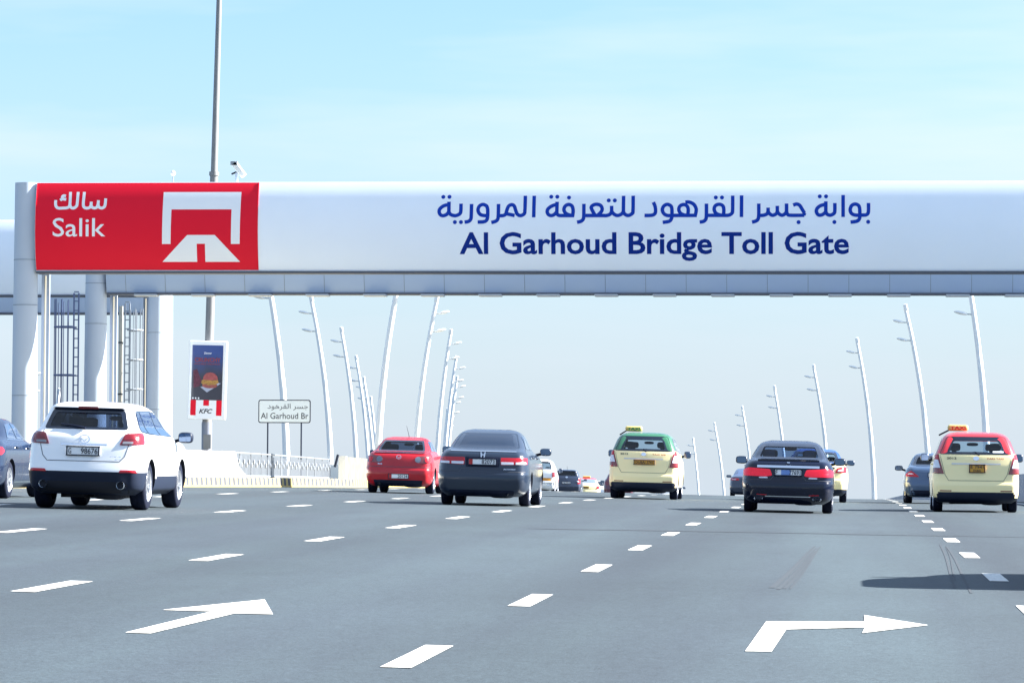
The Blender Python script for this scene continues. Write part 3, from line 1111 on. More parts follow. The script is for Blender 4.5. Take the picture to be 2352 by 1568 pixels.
def poster_mat():
    m = mat('poster_print', (0.012, 0.02, 0.06), 0.35, coat=0.5)
    nt = m.node_tree
    t = nt.nodes.new('ShaderNodeTexCoord')
    s = nt.nodes.new('ShaderNodeSeparateXYZ')
    n = nt.nodes.new('ShaderNodeTexNoise')
    n.inputs['Scale'].default_value = 3
    a = nt.nodes.new('ShaderNodeMath')
    a.operation = 'MULTIPLY_ADD'
    a.inputs[1].default_value = .30
    r = nt.nodes.new('ShaderNodeValToRGB')
    e = r.color_ramp.elements
    e[0].position, e[0].color = .55, (.018, .018, .035, 1)
    e[1].position, e[1].color = 1.0, (.012, .045, .22, 1)
    nt.links.new(t.outputs['Generated'], s.inputs[0])
    nt.links.new(t.outputs['Generated'], n.inputs[0])
    nt.links.new(n.outputs['Fac'], a.inputs[0])
    nt.links.new(s.outputs['Z'], a.inputs[2])
    nt.links.new(a.outputs[0], r.inputs[0])
    nt.links.new(r.outputs[0], nt.nodes['Principled BSDF'].inputs['Base Color'])
    return m


kpoly('poster', [(.08, .245), (.90, .245), (.90, .945), (.08, .945)], poster_mat(), .006)
kpoly('red_stripe', [(.07, .05), (.215, .05), (.215, .245), (.07, .245)], M_SIGNRED, .006)
kpoly('red_stripe', [(.755, .05), (.90, .05), (.90, .245), (.755, .245)], M_SIGNRED, .006)
kpoly('red_stripe', [(.41, .175), (.56, .175), (.56, .245), (.41, .245)], M_SIGNRED, .006)
text_on('lettering', 'KFC', (.30, .075, .66, .135), kmap(.008), M_INK, kf, bold=.025, shear=.3)
text_on('lettering', 'Zinger', (.39, .825, .60, .855), kmap(.010), M_SIGNWHITE, kf, bold=.02)
M_DRINK = mat('dim_red_print', (.22, .02, .03), .5)
text_on('lettering', 'CRUNCHY', (.15, .73, .84, .785), kmap(.010), M_DRINK, kf, bold=.03)
text_on('lettering', 'DOUBLE CRUNCH', (.15, .695, .82, .715), kmap(.010), M_DRINK, kf, bold=.02)
ell = lambda cx, cy, a, b, t0=0, t1=360, n=20: [(cx + a * cos(radians(t0 + (t1 - t0) * k / n)), cy + b * sin(radians(t0 + (t1 - t0) * k / n))) for k in range(n + 1)]
M_BUN = mat('burger_bun', (.28, .07, .06), .5, noise=.3, nscale=9)
M_FILL = mat('burger_filling', (.38, .20, .04), .5, noise=.5, nscale=22)
kpoly('paper_wrap', [(.32, .41), (.50, .345), (.86, .46), (.80, .47), (.55, .44)], mat('wrap_paper', (.35, .38, .48), .6), .009)
kpoly('burger_bun', ell(.57, .432, .20, .035), M_BUN, .011)
kpoly('burger_filling', [(.33, .47), (.38, .445), (.46, .45), (.54, .432), (.62, .445), (.70, .44), (.80, .465), (.78, .505), (.62, .495), (.45, .505), (.36, .50)], M_FILL, .013)
kpoly('burger_bun', [(.38, .505), (.40, .55), (.47, .588), (.58, .60), (.69, .585), (.76, .55), (.785, .508), (.60, .497)], mat('bun_top', (.30, .06, .06), .4, noise=.35, nscale=12), .015)
kpoly('poster_flourish', [(.12, .62), (.22, .64), (.30, .54), (.36, .50), (.30, .42), (.14, .40)], mat('poster_wine', (.10, .02, .04), .6, noise=.5, nscale=20), .009)
for q in range(3):
    kpoly('round_icon', ell(.13 + .075 * q, .268, .022, .011, n=10), M_SIGNWHITE, .010)

# ------------------------------------------------------------------ bridge name sign on two legs
sx, sy = -20.23, 140.0
sz = zr(sx, sy) + .28
bs = empty('road_sign', (sx, sy, sz))
tag(bs, 'white bilingual bridge name sign with dark border on two thin legs', 'road sign')
sw, sh, sb = 1.90, .84, 1.92
M_SIGNP = mat('sign_face', (.70, .76, .78), .4)


def rrect(x0, z0, x1, z1, r, n=5):
    pts = []
    for cx, cz, a in ((x1 - r, z0 + r, -90), (x1 - r, z1 - r, 0), (x0 + r, z1 - r, 90), (x0 + r, z0 + r, 180)):
        for k in range(n + 1):
            t = radians(a + 90 * k / n)
            pts.append((cx + r * cos(t), cz + r * sin(t)))
    return pts


MB().prism(rrect(-sw / 2, sb, sw / 2, sb + sh, .08), lambda a, b: (a, 0, b), lambda a, b: (a, .03, b)).build('border_plate', M_INK, bs, smooth=False)
MB().prism(rrect(-sw / 2 + .035, sb + .035, sw / 2 - .035, sb + sh - .035, .06), lambda a, b: (a, -.006, b), lambda a, b: (a, .001, b)).build('sign_face', M_SIGNP, bs, smooth=False)
smap = lambda u, v: Vector((u, -.010, sb + v))
text_on('lettering', 'Al Garhoud Br', (-.86, .15, .87, .37), smap, M_INK, bs, bold=.004)
text_on('lettering', arabic('جسر القرهود'), (-.62, .46, .86, .70), smap, M_INK, bs, bold=.0)
for dx in (-.61, .61):
    MB().tube([(dx, .05, -.1), (dx, .05, sb + .1)], .028, 8).build('leg', M_CLAD, bs)

# ------------------------------------------------------------------ vehicles


def pchip(xk, yk, x):
    xk, yk = np.asarray(xk, float), np.asarray(yk, float)
    h = np.diff(xk)
    d = np.diff(yk) / h
    m = np.zeros_like(yk)
    m[0], m[-1] = d[0], d[-1]
    for i in range(1, len(xk) - 1):
        if d[i - 1] * d[i] > 0:
            w1, w2 = 2 * h[i] + h[i - 1], h[i] + 2 * h[i - 1]
            m[i] = (w1 + w2) / (w1 / d[i - 1] + w2 / d[i])
    i = np.clip(np.searchsorted(xk, x) - 1, 0, len(xk) - 2)
    t = (x - xk[i]) / h[i]
    return ((2 * t ** 3 - 3 * t ** 2 + 1) * yk[i] + (t ** 3 - 2 * t ** 2 + t) * h[i] * m[i]
            + (-2 * t ** 3 + 3 * t ** 2) * yk[i + 1] + (t ** 3 - t ** 2) * h[i] * m[i + 1])


class Shape:
    """car body as a stack of rounded outlines; rows are (z, half width, rear y, front y, corner x, corner y, rear bow)"""

    def __init__(s, rows, sx=1.0, sy=1.0, sz=1.0):
        a = np.array(rows, float)
        a[:, 0] *= sz
        a[:, 1] *= sx
        a[:, 4] *= sx
        a[:, 2:4] *= sy
        s.k = a
        s.z0, s.z1 = a[0, 0], a[-1, 0]
        s._c = {}

    def par(s, z):
        z = min(max(z, s.z0), s.z1)
        return [float(pchip(s.k[:, 0], s.k[:, j], z)) for j in range(1, 7)]

    def half(s, z):
        key = round(z, 5)
        if key in s._c:
            return s._c[key]
        hw, yr, yf, a, b, bow = s.par(z)
        a = min(a, hw * .8)
        b = min(b, (yf - yr) * .28)
        af, bf = min(hw * .45, a * 1.6), min(b * 2.2, (yf - yr) * .3)
        pts = []
        for x in np.linspace(0, hw - a, 9):
            pts.append((x, yr + bow * (x / hw) ** 2))
        e = yr + bow * ((hw - a) / hw) ** 2
        for t in np.linspace(0, pi / 2, 9)[1:]:
            pts.append((hw - a + a * sin(t), e + b * (1 - cos(t))))
        fe = yf - .12 * ((hw - af) / hw) ** 2
        for y in np.linspace(e + b, fe - bf, 29)[1:]:
            pts.append((hw, y))
        for t in np.linspace(pi / 2, 0, 9)[1:]:
            pts.append((hw - af + af * sin(t), fe - bf + bf * cos(t)))
        for x in np.linspace(hw - af, 0, 9)[1:]:
            pts.append((x, yf - .12 * (x / hw) ** 2))
        P = np.array(pts)
        L = np.concatenate([[0], np.cumsum(np.hypot(*np.diff(P, axis=0).T))])
        s._c[key] = (P, L)
        return P, L

    def rear(s, t, z):
        """point at arc length t from the rear centre"""
        P, L = s.half(z)
        u = abs(t)
        return Vector((math.copysign(np.interp(u, L, P[:, 0]), t), np.interp(u, L, P[:, 1]), z))

    def front(s, t, z):
        P, L = s.half(z)
        u = L[-1] - abs(t)
        return Vector((math.copysign(np.interp(u, L, P[:, 0]), t), np.interp(u, L, P[:, 1]), z))

    def side(s, sg):
        def f(y, z):
            P, L = s.half(z)
            n = len(P)
            k0, k1 = 8, n - 8
            return Vector((sg * np.interp(y, P[k0:k1, 1], P[k0:k1, 0]), y, z))
        return f

    def mapper(s, kind, off, sg=1):
        f = {'rear': s.rear, 'front': s.front}.get(kind) or s.side(sg)
        c0 = Vector((0, (s.k[:, 2].min() + s.k[:, 3].max()) / 2, .8))

        def m(a, z):
            p = f(a, z)
            d = .012
            n = (f(a + d, z) - f(a - d, z)).cross(f(a, z + d) - f(a, z - d))
            if n.length < 1e-9:
                n = p - c0
            n.normalize()
            if n.dot(p - c0) < 0:
                n = -n
            return p + n * off
        return m

    def solid(s, zs=None):
        if zs is None:
            zs = sorted(set(list(np.round(np.linspace(s.z0, s.z1, 40), 4)) + list(np.round(s.k[:, 0], 4))))
            zz = [zs[0]]
            for z in zs[1:]:
                if z - zz[-1] > .008:
                    zz.append(z)
            zs = zz
        rings = []
        for z in zs:
            P, L = s.half(z)
            r = [(x, y, z) for x, y in P] + [(-x, y, z) for x, y in P[-2:0:-1]]
            rings.append(r)
        n = len(rings[0])
        vs = [v for r in rings for v in r]
        fs = []
        for j in range(len(rings) - 1):
            for i in range(n):
                fs.append((j * n + i, j * n + (i + 1) % n, (j + 1) * n + (i + 1) % n, (j + 1) * n + i))
        half = n // 2
        for j, flip in ((0, True), (len(rings) - 1, False)):
            b = j * n
            for i in range(half):
                q = (b + i, b + i + 1, b + (n - i - 1) % n, b + (n - i) % n) if i > 0 else (b, b + 1, b + n - 1)
                if i == half - 1:
                    q = (b + i, b + i + 1, b + n - i)
                fs.append(tuple(reversed(q)) if flip else q)
        mb = MB()
        mb.add(vs, fs)
        return mb.mesh('body')


def rpoly(pts, r, n=4):
    """polygon with rounded corners"""
    out = []
    m = len(pts)
    for i in range(m):
        p0, p1, p2 = Vector(pts[i - 1]), Vector(pts[i]), Vector(pts[(i + 1) % m])
        a, b = (p0 - p1), (p2 - p1)
        ra = min(r, a.length * .45, b.length * .45)
        s, e = p1 + a.normalized() * ra, p1 + b.normalized() * ra
        for k in range(n + 1):
            t = k / n
            out.append(tuple((1 - t) ** 2 * s + 2 * t * (1 - t) * p1 + t * t * e))
    return out


def dense(pts, step):
    out = []
    for i in range(len(pts)):
        a, b = Vector(pts[i]), Vector(pts[(i + 1) % len(pts)])
        n = max(1, int(math.ceil((b - a).length / step)))
        out += [tuple(a + (b - a) * (k / n)) for k in range(n)]
    return out


def patch(mb, pts, mp, under, r=.02, rings=4, step=.07, hole=None):
    """a rounded polygon laid on a surface; mp(a, z) is proud of the body, under(a, z) is below it; hole = inner scale"""
    pts = dense(rpoly(pts, r), step)
    c = Vector((sum(p[0] for p in pts) / len(pts), sum(p[1] for p in pts) / len(pts)))
    n = len(pts)
    vs = [under(*p) for p in pts]
    fr = [1 - k / rings for k in range(rings)]
    for f in fr:
        vs += [mp(*(c + (Vector(p) - c) * f)) for p in pts]
    vs.append(mp(*c))
    fs = []
    for k in range(rings):
        for i in range(n):
            a, b = k * n + i, k * n + (i + 1) % n
            fs.append((a, b, b + n, a + n))
    k = rings * n
    for i in range(n):
        fs.append((k + i, k + (i + 1) % n, len(vs) - 1))
    mb.add(vs, fs)


def ringpatch(mb, outer, inner, mp, under, r=.05, step=.06):
    """frame between two polygons of equal corner count"""
    o = rpoly(outer, r, 5)
    i_ = rpoly(inner, r * .8, 5)
    n = len(o)
    sub = 4
    O, I = [], []
    for k in range(n):
        a0, a1, b0, b1 = Vector(o[k]), Vector(o[(k + 1) % n]), Vector(i_[k]), Vector(i_[(k + 1) % n])
        m = max(1, int((a1 - a0).length / step))
        for q in range(m):
            O.append(a0 + (a1 - a0) * q / m)
            I.append(b0 + (b1 - b0) * q / m)
    n = len(O)
    vs = [under(*p) for p in O] + [mp(*p) for p in O] + [mp(*p) for p in I] + [under(*p) for p in I]
    fs = []
    for k in range(3):
        for i in range(n):
            a, b = k * n + i, k * n + (i + 1) % n
            fs.append((a, b, b + n, a + n))
    mb.add(vs, fs)


def inside(pt, poly):
    x, y = pt
    c = False
    j = len(poly) - 1
    for i in range(len(poly)):
        (xi, yi), (xj, yj) = poly[i], poly[j]
        if (yi > y) != (yj > y) and x < (xj - xi) * (y - yi) / (yj - yi) + xi:
            c = not c
        j = i
    return c


class Car:
    def __init__(s, name, label, x, y, rows, paint, wheels, sx=1.0, sy=1.0, sz=1.0, rw=.33, ww=.205, track=None,
                 cat='car', group='cars driving away', yaw=0.0, roof=None, roof_z=9, lower=None, lower_z=0, clear=None, fine=True, split=None):
        """wheels = (rear axle y, front axle y); clear = dict of see-through windows; lower = (part name, material) below lower_z"""
        s.root = empty(name, (x, y, zr(x, y)), (0, 0, 0))
        rx, ry, rzz = road_rot(x, y)
        s.root.rotation_euler = (rx, ry, rzz + radians(yaw))
        tag(s.root, label, cat, group)
        s.S = Shape(rows, sx, sy, sz)
        s.paint, s.sx, s.sy, s.sz = paint, sx, sy, sz
        s.wy = [w * sy for w in wheels]
        s.rw, s.ww = rw, ww
        s.tx = track * sx if track else s.S.par(.4)[0] - .012 - ww / 2
        s.clear = clear or {}
        me = s.S.solid()
        o = bpy.data.objects.new('body_raw', me)
        COL.objects.link(o)
        arch = rw * 1.13
        cut = MB()
        for wy in s.wy:
            for sg in (-1, 1):
                cut.tube([(sg * (s.tx - ww / 2 - .10), wy, rw), (sg * 1.6, wy, rw)], arch, 36)
        cm = bpy.data.objects.new('cut', cut.mesh('cut'))
        COL.objects.link(cm)
        md = o.modifiers.new('b', 'BOOLEAN')
        md.operation = 'DIFFERENCE'
        md.object = cm
        md.solver = 'EXACT'
        dg = bpy.context.evaluated_depsgraph_get()
        me2 = bpy.data.meshes.new_from_object(o.evaluated_get(dg))
        bpy.data.objects.remove(o)
        bpy.data.objects.remove(cm)
        bm = bmesh.new()
        bm.from_mesh(me2)
        dele = []
        groups = {'body': [], 'wheel_arch': [], 'roof': [], 'lower': []}
        for f in bm.faces:
            c = f.calc_center_median()
            k = 'body'
            d = min(math.hypot(c.y - wy, c.z - rw) for wy in s.wy)
            if d < arch - .002 and abs(c.x) < s.tx + ww or abs(d - arch) < .004 and abs(c.x) > s.tx - ww / 2 - .12 and abs(f.normal.x) < .3:
                k = 'wheel_arch'
            elif c.z < s.S.z0 + .012:
                k = 'wheel_arch'
            elif roof and c.z > (roof_z(c) if callable(roof_z) else roof_z):
                k = 'roof'
            elif lower and c.z < (lower_z(c) if callable(lower_z) else lower_z):
                k = 'lower'
            for wk, (kind, outer, inner, gm) in s.clear.items():
                if kind == 'rear' and c.y < s.S.par(c.z)[1] + .45 or kind == 'front' and c.y > s.S.par(c.z)[2] - .6:
                    if inside((c.x, c.z), inner):
                        k = None
                elif kind == 'side' and abs(c.x) > s.S.par(c.z)[0] - .03 and inside((c.y, c.z), inner):
                    k = None
            if k:
                groups[k].append([v.index for v in f.verts])
        V = [v.co.copy() for v in bm.verts]
        bm.free()
        bpy.data.meshes.remove(me2)
        for k, fl in groups.items():
            if not fl:
                continue
            used = sorted({i for f in fl for i in f})
            ix = {v: n for n, v in enumerate(used)}
            m = bpy.data.meshes.new(k)
            m.from_pydata([V[i] for i in used], [], [[ix[i] for i in f] for f in fl])
            nm, mm = {'body': ('body', paint), 'wheel_arch': ('wheel_arch', M_UNDER), 'roof': ('roof', roof), 'lower': lower or ('', None)}[k]
            ob = link(nm, m, mm, s.root, angle=38)
            if k == 'body':
                s.body = ob
        for wk, (kind, outer, inner, gm) in s.clear.items():
            for sg in ((-1, 1) if kind == 'side' else (1,)):
                mb = MB()
                ringpatch(mb, outer, inner, s.S.mapper(kind, .005, sg), s.S.mapper(kind, -.02, sg))
                fr = mb.build(wk, M_GLASS, s.root)
                mb = MB()
                mpg = s.S.mapper(kind, .002, sg)
                pts = dense(rpoly(inner, .04), .1)
                c = Vector((sum(p[0] for p in pts) / len(pts), sum(p[1] for p in pts) / len(pts)))
                vs = []
                for f in (1, .66, .33):
                    vs += [mpg(*(c + (Vector(p) - c) * f)) for p in pts]
                vs.append(mpg(*c))
                n = len(pts)
                fs = [(q * n + i, q * n + (i + 1) % n, (q + 1) * n + (i + 1) % n, (q + 1) * n + i) for q in range(2) for i in range(n)]
                fs += [(2 * n + i, 2 * n + (i + 1) % n, 3 * n) for i in range(n)]
                mb.add(vs, fs)
                mb.build('pane', gm, fr)
        for wy in s.wy:
            for sg in (-1, 1):
                s.wheel(sg, wy)
        # underside: axle, exhaust box, fuel tank
        mb = MB()
        mb.box((0, s.wy[0] + .5, .235), (1.0 * sx, 1.4, .12))
        mb.tube([(-s.tx, s.wy[0], rw * .82), (s.tx, s.wy[0], rw * .82)], .05, 8)
        mb.ellipsoid((.35, s.wy[0] - .42, .235), (.26, .20, .08), p=3)
        mb.box((-.2, s.wy[0] - .3, .25), (.3, .3, .12))
        mb.build('underbody', M_UNDER, s.root, smooth=False)

    def wheel(s, sg, wy):
        rw, ww = s.rw, s.ww
        h = empty('wheel', (sg * s.tx, wy, rw))
        h.parent = s.root
        w = ww / 2
        prof = [(-w, rw * .66), (-w, rw * .90), (-w * .86, rw * .97), (-w * .6, rw), (-.002, rw), (0, rw - .008), (.002, rw), (w * .6, rw), (w * .86, rw * .97), (w, rw * .90), (w, rw * .66)]
        MB().lathe_x(prof, (0, 0, 0), 36, sg).build('tyre', M_TYRE, h, angle=50)
        ri = rw * .67
        mb = MB()
        mb.lathe_x([(w * .92, ri), (w * 1.0, ri * .97), (w * .85, ri * .90), (w * .1, ri * .86)], (0, 0, 0), 36, sg)
        mb.lathe_x([(w * .75, .0001), (w * .75, ri * .16), (w * .5, ri * .2)], (0, 0, 0), 18, sg)
        for k in range(5):
            for dd in (-.13, .13):
                a = 2 * pi * k / 5 + dd
                R = Matrix.Rotation(a, 3, 'X')
                c = R @ Vector((0, ri * .52, 0))
                mb.box((sg * w * .66, c.y, c.z), (w * .22, ri * .86, ri * .12), R)
        mb.build('rim', M_RIM, h)
        MB().lathe_x([(w * .15, .0001), (w * .15, ri * .88)], (0, 0, 0), 24, sg).build('brake_disc', M_UNDER, h)

    def patch(s, name, polys, m, kind='rear', off=.008, r=.02, parent=None, mirror=False, label=None, under=-.01, sides=(1,)):
        """one object per polygon (mirrored as well when asked)"""
        out = []
        for pts in polys:
            for q in ((1, -1) if mirror else (1,)):
                for sg in sides:
                    mb = MB()
                    P = [(a * q * s.sx if kind != 'side' else a * s.sy, z * s.sz) for a, z in pts]
                    patch(mb, P, s.S.mapper(kind, off, sg), s.S.mapper(kind, under, sg), r=r)
                    o = mb.build(name, m, parent or s.root)
                    if label:
                        o['label'] = label
                    out.append(o)
        return out

    def line(s, name, path, w, m, kind='rear', off=.003, sides=(1,), parent=None):
        """thin band along a path, such as a panel gap or a chrome strip"""
        for sg in sides:
            mb = MB()
            mp_, un = s.S.mapper(kind, off, sg), s.S.mapper(kind, -.01, sg)
            pts = [Vector((a * (s.sx if kind != 'side' else s.sy), z * s.sz)) for a, z in path]
            pp = []
            for a, b in zip(pts[:-1], pts[1:]):
                n = max(1, int((b - a).length / .05))
                pp += [a + (b - a) * k / n for k in range(n)]
            pp.append(pts[-1])
            vs = []
            for i, p in enumerate(pp):
                t = (pp[min(i + 1, len(pp) - 1)] - pp[max(0, i - 1)]).normalized()
                nn = Vector((-t.y, t.x)) * w / 2
                vs += [mp_(*(p + nn)), mp_(*(p - nn))]
            fs = [(2 * i, 2 * i + 1, 2 * i + 3, 2 * i + 2) for i in range(len(pp) - 1)]
            mb.add(vs, fs)
            mb.build(name, m, parent or s.body)

    def plate(s, cx, z, w, h, txt, m=None, em=None, two=None, red=False):
        m = m or M_PLATE
        cx, w, z = cx * s.sx, w * s.sx, z * s.sz
        y = min(s.S.rear(cx + k, z + q).y for k in (-w / 2, 0, w / 2) for q in (-h / 2, 0, h / 2)) - .03
        mb = MB().prism(rrect(cx - w / 2, z - h / 2, cx + w / 2, z + h / 2, .02), lambda a, b: (a, y, b), lambda a, b: (a, y + .035, b))
        p = mb.build('number_plate', m, s.root, smooth=False)
        fr = MB()
        for (a, b, c, d) in ((cx, z + h / 2, w + .03, .018), (cx, z - h / 2, w + .03, .018), (cx - w / 2, z, .018, h), (cx + w / 2, z, .018, h)):
            fr.box((a, y - .001, b), (c, .02, d))
        fr.build('plate_frame', M_DARK, p, smooth=False)
        mp_ = lambda u, v: Vector((u, y - .012, v))
        for body, (a, b, c, d) in txt:
            text_on('lettering', body, (cx + a * w, z + b * h, cx + c * w, z + d * h), mp_, M_INK, p, bold=.008)
        if red:
            MB().box((cx - w * .41, y - .004, z), (w * .13, .01, h * .86)).build('red_emirate_block', M_REDINK, p, smooth=False)
        return p

    def mirrors(s, y, z, reach=.17, d=(.11, .08, .075), m=None, glass=True):
        for sg in (-1, 1):
            hx = s.S.par(z * s.sz - .06)[0]
            c = Vector((sg * (hx + reach), y * s.sy, z * s.sz))
            mb = MB().ellipsoid(c, d, p=3.2, nu=20, nv=12)
            o = mb.build('door_mirror', m or s.paint, s.root)
            MB().tube([(sg * (hx - .04), c.y + .05, c.z - .07), (sg * (hx + reach * .55), c.y + .02, c.z - .035)], .03, 8).build('mirror_arm', M_DARK, o)
            gm = MB().prism(rpoly([(c.x - d[0] * .78, c.z - d[2] * .72), (c.x + d[0] * .78, c.z - d[2] * .72), (c.x + d[0] * .78, c.z + d[2] * .74), (c.x - d[0] * .78, c.z + d[2] * .74)], .03),
                            lambda a, b: (a, c.y - d[1] - .004, b), lambda a, b: (a, c.y - d[1] * .6, b))
            if glass:
                gm.build('mirror_glass', M_MIRR, o, smooth=False)

    def exhaust(s, x, z, r=.035, y=None, sq=1.0):
        yy = (s.S.par(max(z * s.sz, s.S.z0 + .02))[1] - .03) if y is None else y
        mb = MB()
        n = 16
        vs = []
        for (rr, dy) in ((r * .8, .22), (r * .8, .02), (r, 0), (r * 1.08, .01), (r, .25)):
            vs += [(x * s.sx + rr * sq * cos(2 * pi * k / n), yy + dy, z * s.sz + rr * sin(2 * pi * k / n)) for k in range(n)]
        fs = [(q * n + k, q * n + (k + 1) % n, (q + 1) * n + (k + 1) % n, (q + 1) * n + k) for q in range(4) for k in range(n)]
        mb.add(vs, fs)
        o = mb.build('exhaust_pipe', M_CHROME, s.root)
        MB().tube([(x * s.sx, yy + .06, z * s.sz), (x * s.sx, yy + .08, z * s.sz)], r * .82, 14).build('exhaust_bore', M_UNDER, o)

    def interior(s, zb, zt, y0, y1, rows, seat=None, mirror_z=None, mirror_y=None, w=.5, dash=True):
        """seat backs with headrests at each y of rows, a dashboard and a rear-view mirror seen through the glass"""
        seat = seat or M_SEAT
        for y in rows:
            for x in ((-.38, .38) if y == rows[-1] else (-.42, 0, .42)):
                mb = MB().ellipsoid((x * s.sx, y, zb - .18), (.25 if len(rows) < 3 else .22, .09, .34), p=3.5, nu=16, nv=8)
                if x:
                    mb.ellipsoid((x * s.sx, y, zb + .26), (.13, .06, .085), p=3.5, nu=14, nv=8)
                    mb.box((x * s.sx, y, zb + .17), (.08, .02, .12))
                mb.build('seat', seat, s.root)
        if dash:
            mb = MB().box((0, y1, min(zb - .15, .95)), (1.35 * s.sx, .5, .35))
            bevel(mb.build('dashboard', M_DARK, s.root, smooth=False), .08, 2)
        if mirror_z:
            MB().ellipsoid((0, mirror_y, mirror_z), (.13, .03, .038), p=3).build('interior_mirror', M_DARK, s.root)

    def wiper(s, a, b, z=None):
        p = [s.S.mapper('rear', .03)(x * s.sx, zz * s.sz) for x, zz in (a, ((a[0] + b[0]) / 2, (a[1] + b[1]) / 2 + .01), b)]
        MB().tube(p, [.02, .014, .01], 6).build('wiper', M_DARK, s.root)

    def emblem(s, z, size, kind, m=None):
        m = m or M_CHROME
        mp_ = s.S.mapper('rear', .012)
        mb = MB()
        n = 24
        z *= s.sz
        if kind == 'wing':       # oval with a spread V
            vs = []
            for r, o in ((1, 0), (.80, 0)):
                vs += [mp_(size * 1.2 * r * cos(2 * pi * k / n), z + size * .95 * r * sin(2 * pi * k / n)) for k in range(n)]
            mb.add(vs, [(k, (k + 1) % n, n + (k + 1) % n, n + k) for k in range(n)])
            for sg in (-1, 1):
                q = [(0, -.30), (sg * .85, .42), (sg * .70, .14), (0, -.55)]
                mb.add([mp_(a * size, z + b * size) for a, b in q], [(0, 1, 2, 3)])
        elif kind == 'h':        # upright letter with flared arms
            for sg in (-1, 1):
                q = [(sg * .95, .9), (sg * .55, .9), (sg * .30, -.9), (sg * .72, -.9)]
                mb.add([mp_(a * size, z + b * size) for a, b in q], [(0, 1, 2, 3)])
            mb.add([mp_(a * size, z + b * size) for a, b in [(-.5, .15), (.5, .15), (.42, -.18), (-.42, -.18)]], [(0, 1, 2, 3)])
        else:                    # plain oval badge
            mb.add([mp_(size * 1.2 * cos(2 * pi * k / n), z + size * .85 * sin(2 * pi * k / n)) for k in range(n)], [tuple(range(n))])
        mb.build('emblem', m, s.body)

    def badge(s, txt, x0, z0, x1, z1, m=None):
        mp_ = s.S.mapper('rear', .006)
        text_on('badge_lettering', txt, (x0 * s.sx, z0 * s.sz, x1 * s.sx, z1 * s.sz), mp_, m or M_CHROME, s.body, bold=.02)

    def sidewindows(s, polys, m=None):
        for p in polys:
            s.patch('side_window', [p], m or M_SIDEGLASS, 'side', off=.006, r=.05, sides=(1, -1))

    def handles(s, pts):
        for (y, z) in pts:
            for sg in (1, -1):
                p = s.S.side(sg)(y * s.sy, z * s.sz)
                MB().ellipsoid(p + Vector((sg * .012, 0, 0)), (.025, .10, .022), p=2.6, nu=12, nv=8).build('door_handle', s.paint, s.root)


# outlines (z, half width, rear y, front y, corner x, corner y, bow)
SEDAN = [(.18, .74, .20, 4.55, .2, .3, .05), (.26, .84, .08, 4.70, .2, .35, .05), (.36, .89, .03, 4.78, .22, .38, .06), (.50, .91, .0, 4.80, .22, .4, .07),
         (.60, .915, .01, 4.79, .22, .42, .07), (.64, .915, .035, 4.78, .22, .42, .07), (.78, .91, .06, 4.72, .22, .45, .08), (.88, .895, .085, 4.50, .22, .45, .08),
         (.96, .865, .12, 4.05, .2, .42, .08), (1.01, .83, .16, 3.55, .2, .4, .08), (1.05, .80, .26, 3.35, .2, .4, .06), (1.075, .78, .62, 3.25, .18, .4, .05),
         (1.12, .755, .80, 3.14, .18, .42, .05), (1.22, .71, 1.02, 2.93, .18, .45, .05), (1.34, .645, 1.32, 2.68, .18, .45, .06), (1.40, .59, 1.52, 2.50, .18, .4, .08),
         (1.44, .51, 1.72, 2.35, .2, .3, .06), (1.465, .38, 1.95, 2.2, .2, .2, .04)]
VAN = [(.20, .74, .25, 4.4, .15, .2, .05), (.28, .84, .06, 4.52, .15, .22, .05), (.42, .875, .0, 4.57, .16, .24, .06), (.60, .88, .0, 4.58, .16, .24, .06),
       (.66, .88, .03, 4.57, .15, .22, .06), (.84, .875, .05, 4.48, .15, .22, .06), (1.00, .865, .06, 4.20, .15, .22, .06), (1.10, .85, .08, 3.72, .15, .22, .06),
       (1.22, .825, .11, 3.52, .15, .22, .06), (1.30, .80, .15, 3.38, .15, .22, .06), (1.45, .745, .24, 3.12, .15, .24, .06), (1.60, .685, .36, 2.86, .16, .26, .06),
       (1.68, .62, .44, 2.66, .18, .28, .06), (1.73, .52, .56, 2.45, .2, .3, .05), (1.755, .40, .8, 2.2, .2, .3, .04)]
CUV = [(.24, .78, .28, 4.85, .2, .3, .05), (.34, .92, .10, 4.98, .22, .36, .06), (.50, .955, .03, 5.06, .22, .4, .08), (.61, .965, .0, 5.08, .22, .42, .09),
       (.66, .967, .01, 5.07, .22, .42, .09), (.82, .965, .05, 5.04, .22, .42, .09), (1.00, .955, .09, 4.92, .2, .40, .09), (1.08, .945, .115, 4.6, .2, .38, .09),
       (1.15, .925, .14, 4.0, .18, .36, .09), (1.22, .89, .18, 3.72, .18, .34, .08), (1.27, .845, .22, 3.60, .17, .32, .08), (1.34, .80, .27, 3.46, .16, .30, .07), (1.45, .755, .34, 3.25, .15, .28, .07),
       (1.60, .69, .44, 2.92, .15, .26, .07), (1.635, .665, .40, 2.82, .15, .28, .07), (1.68, .61, .44, 2.66, .16, .3, .06), (1.715, .51, .58, 2.45, .18, .3, .05), (1.735, .38, .9, 2.2, .2, .3, .04)]

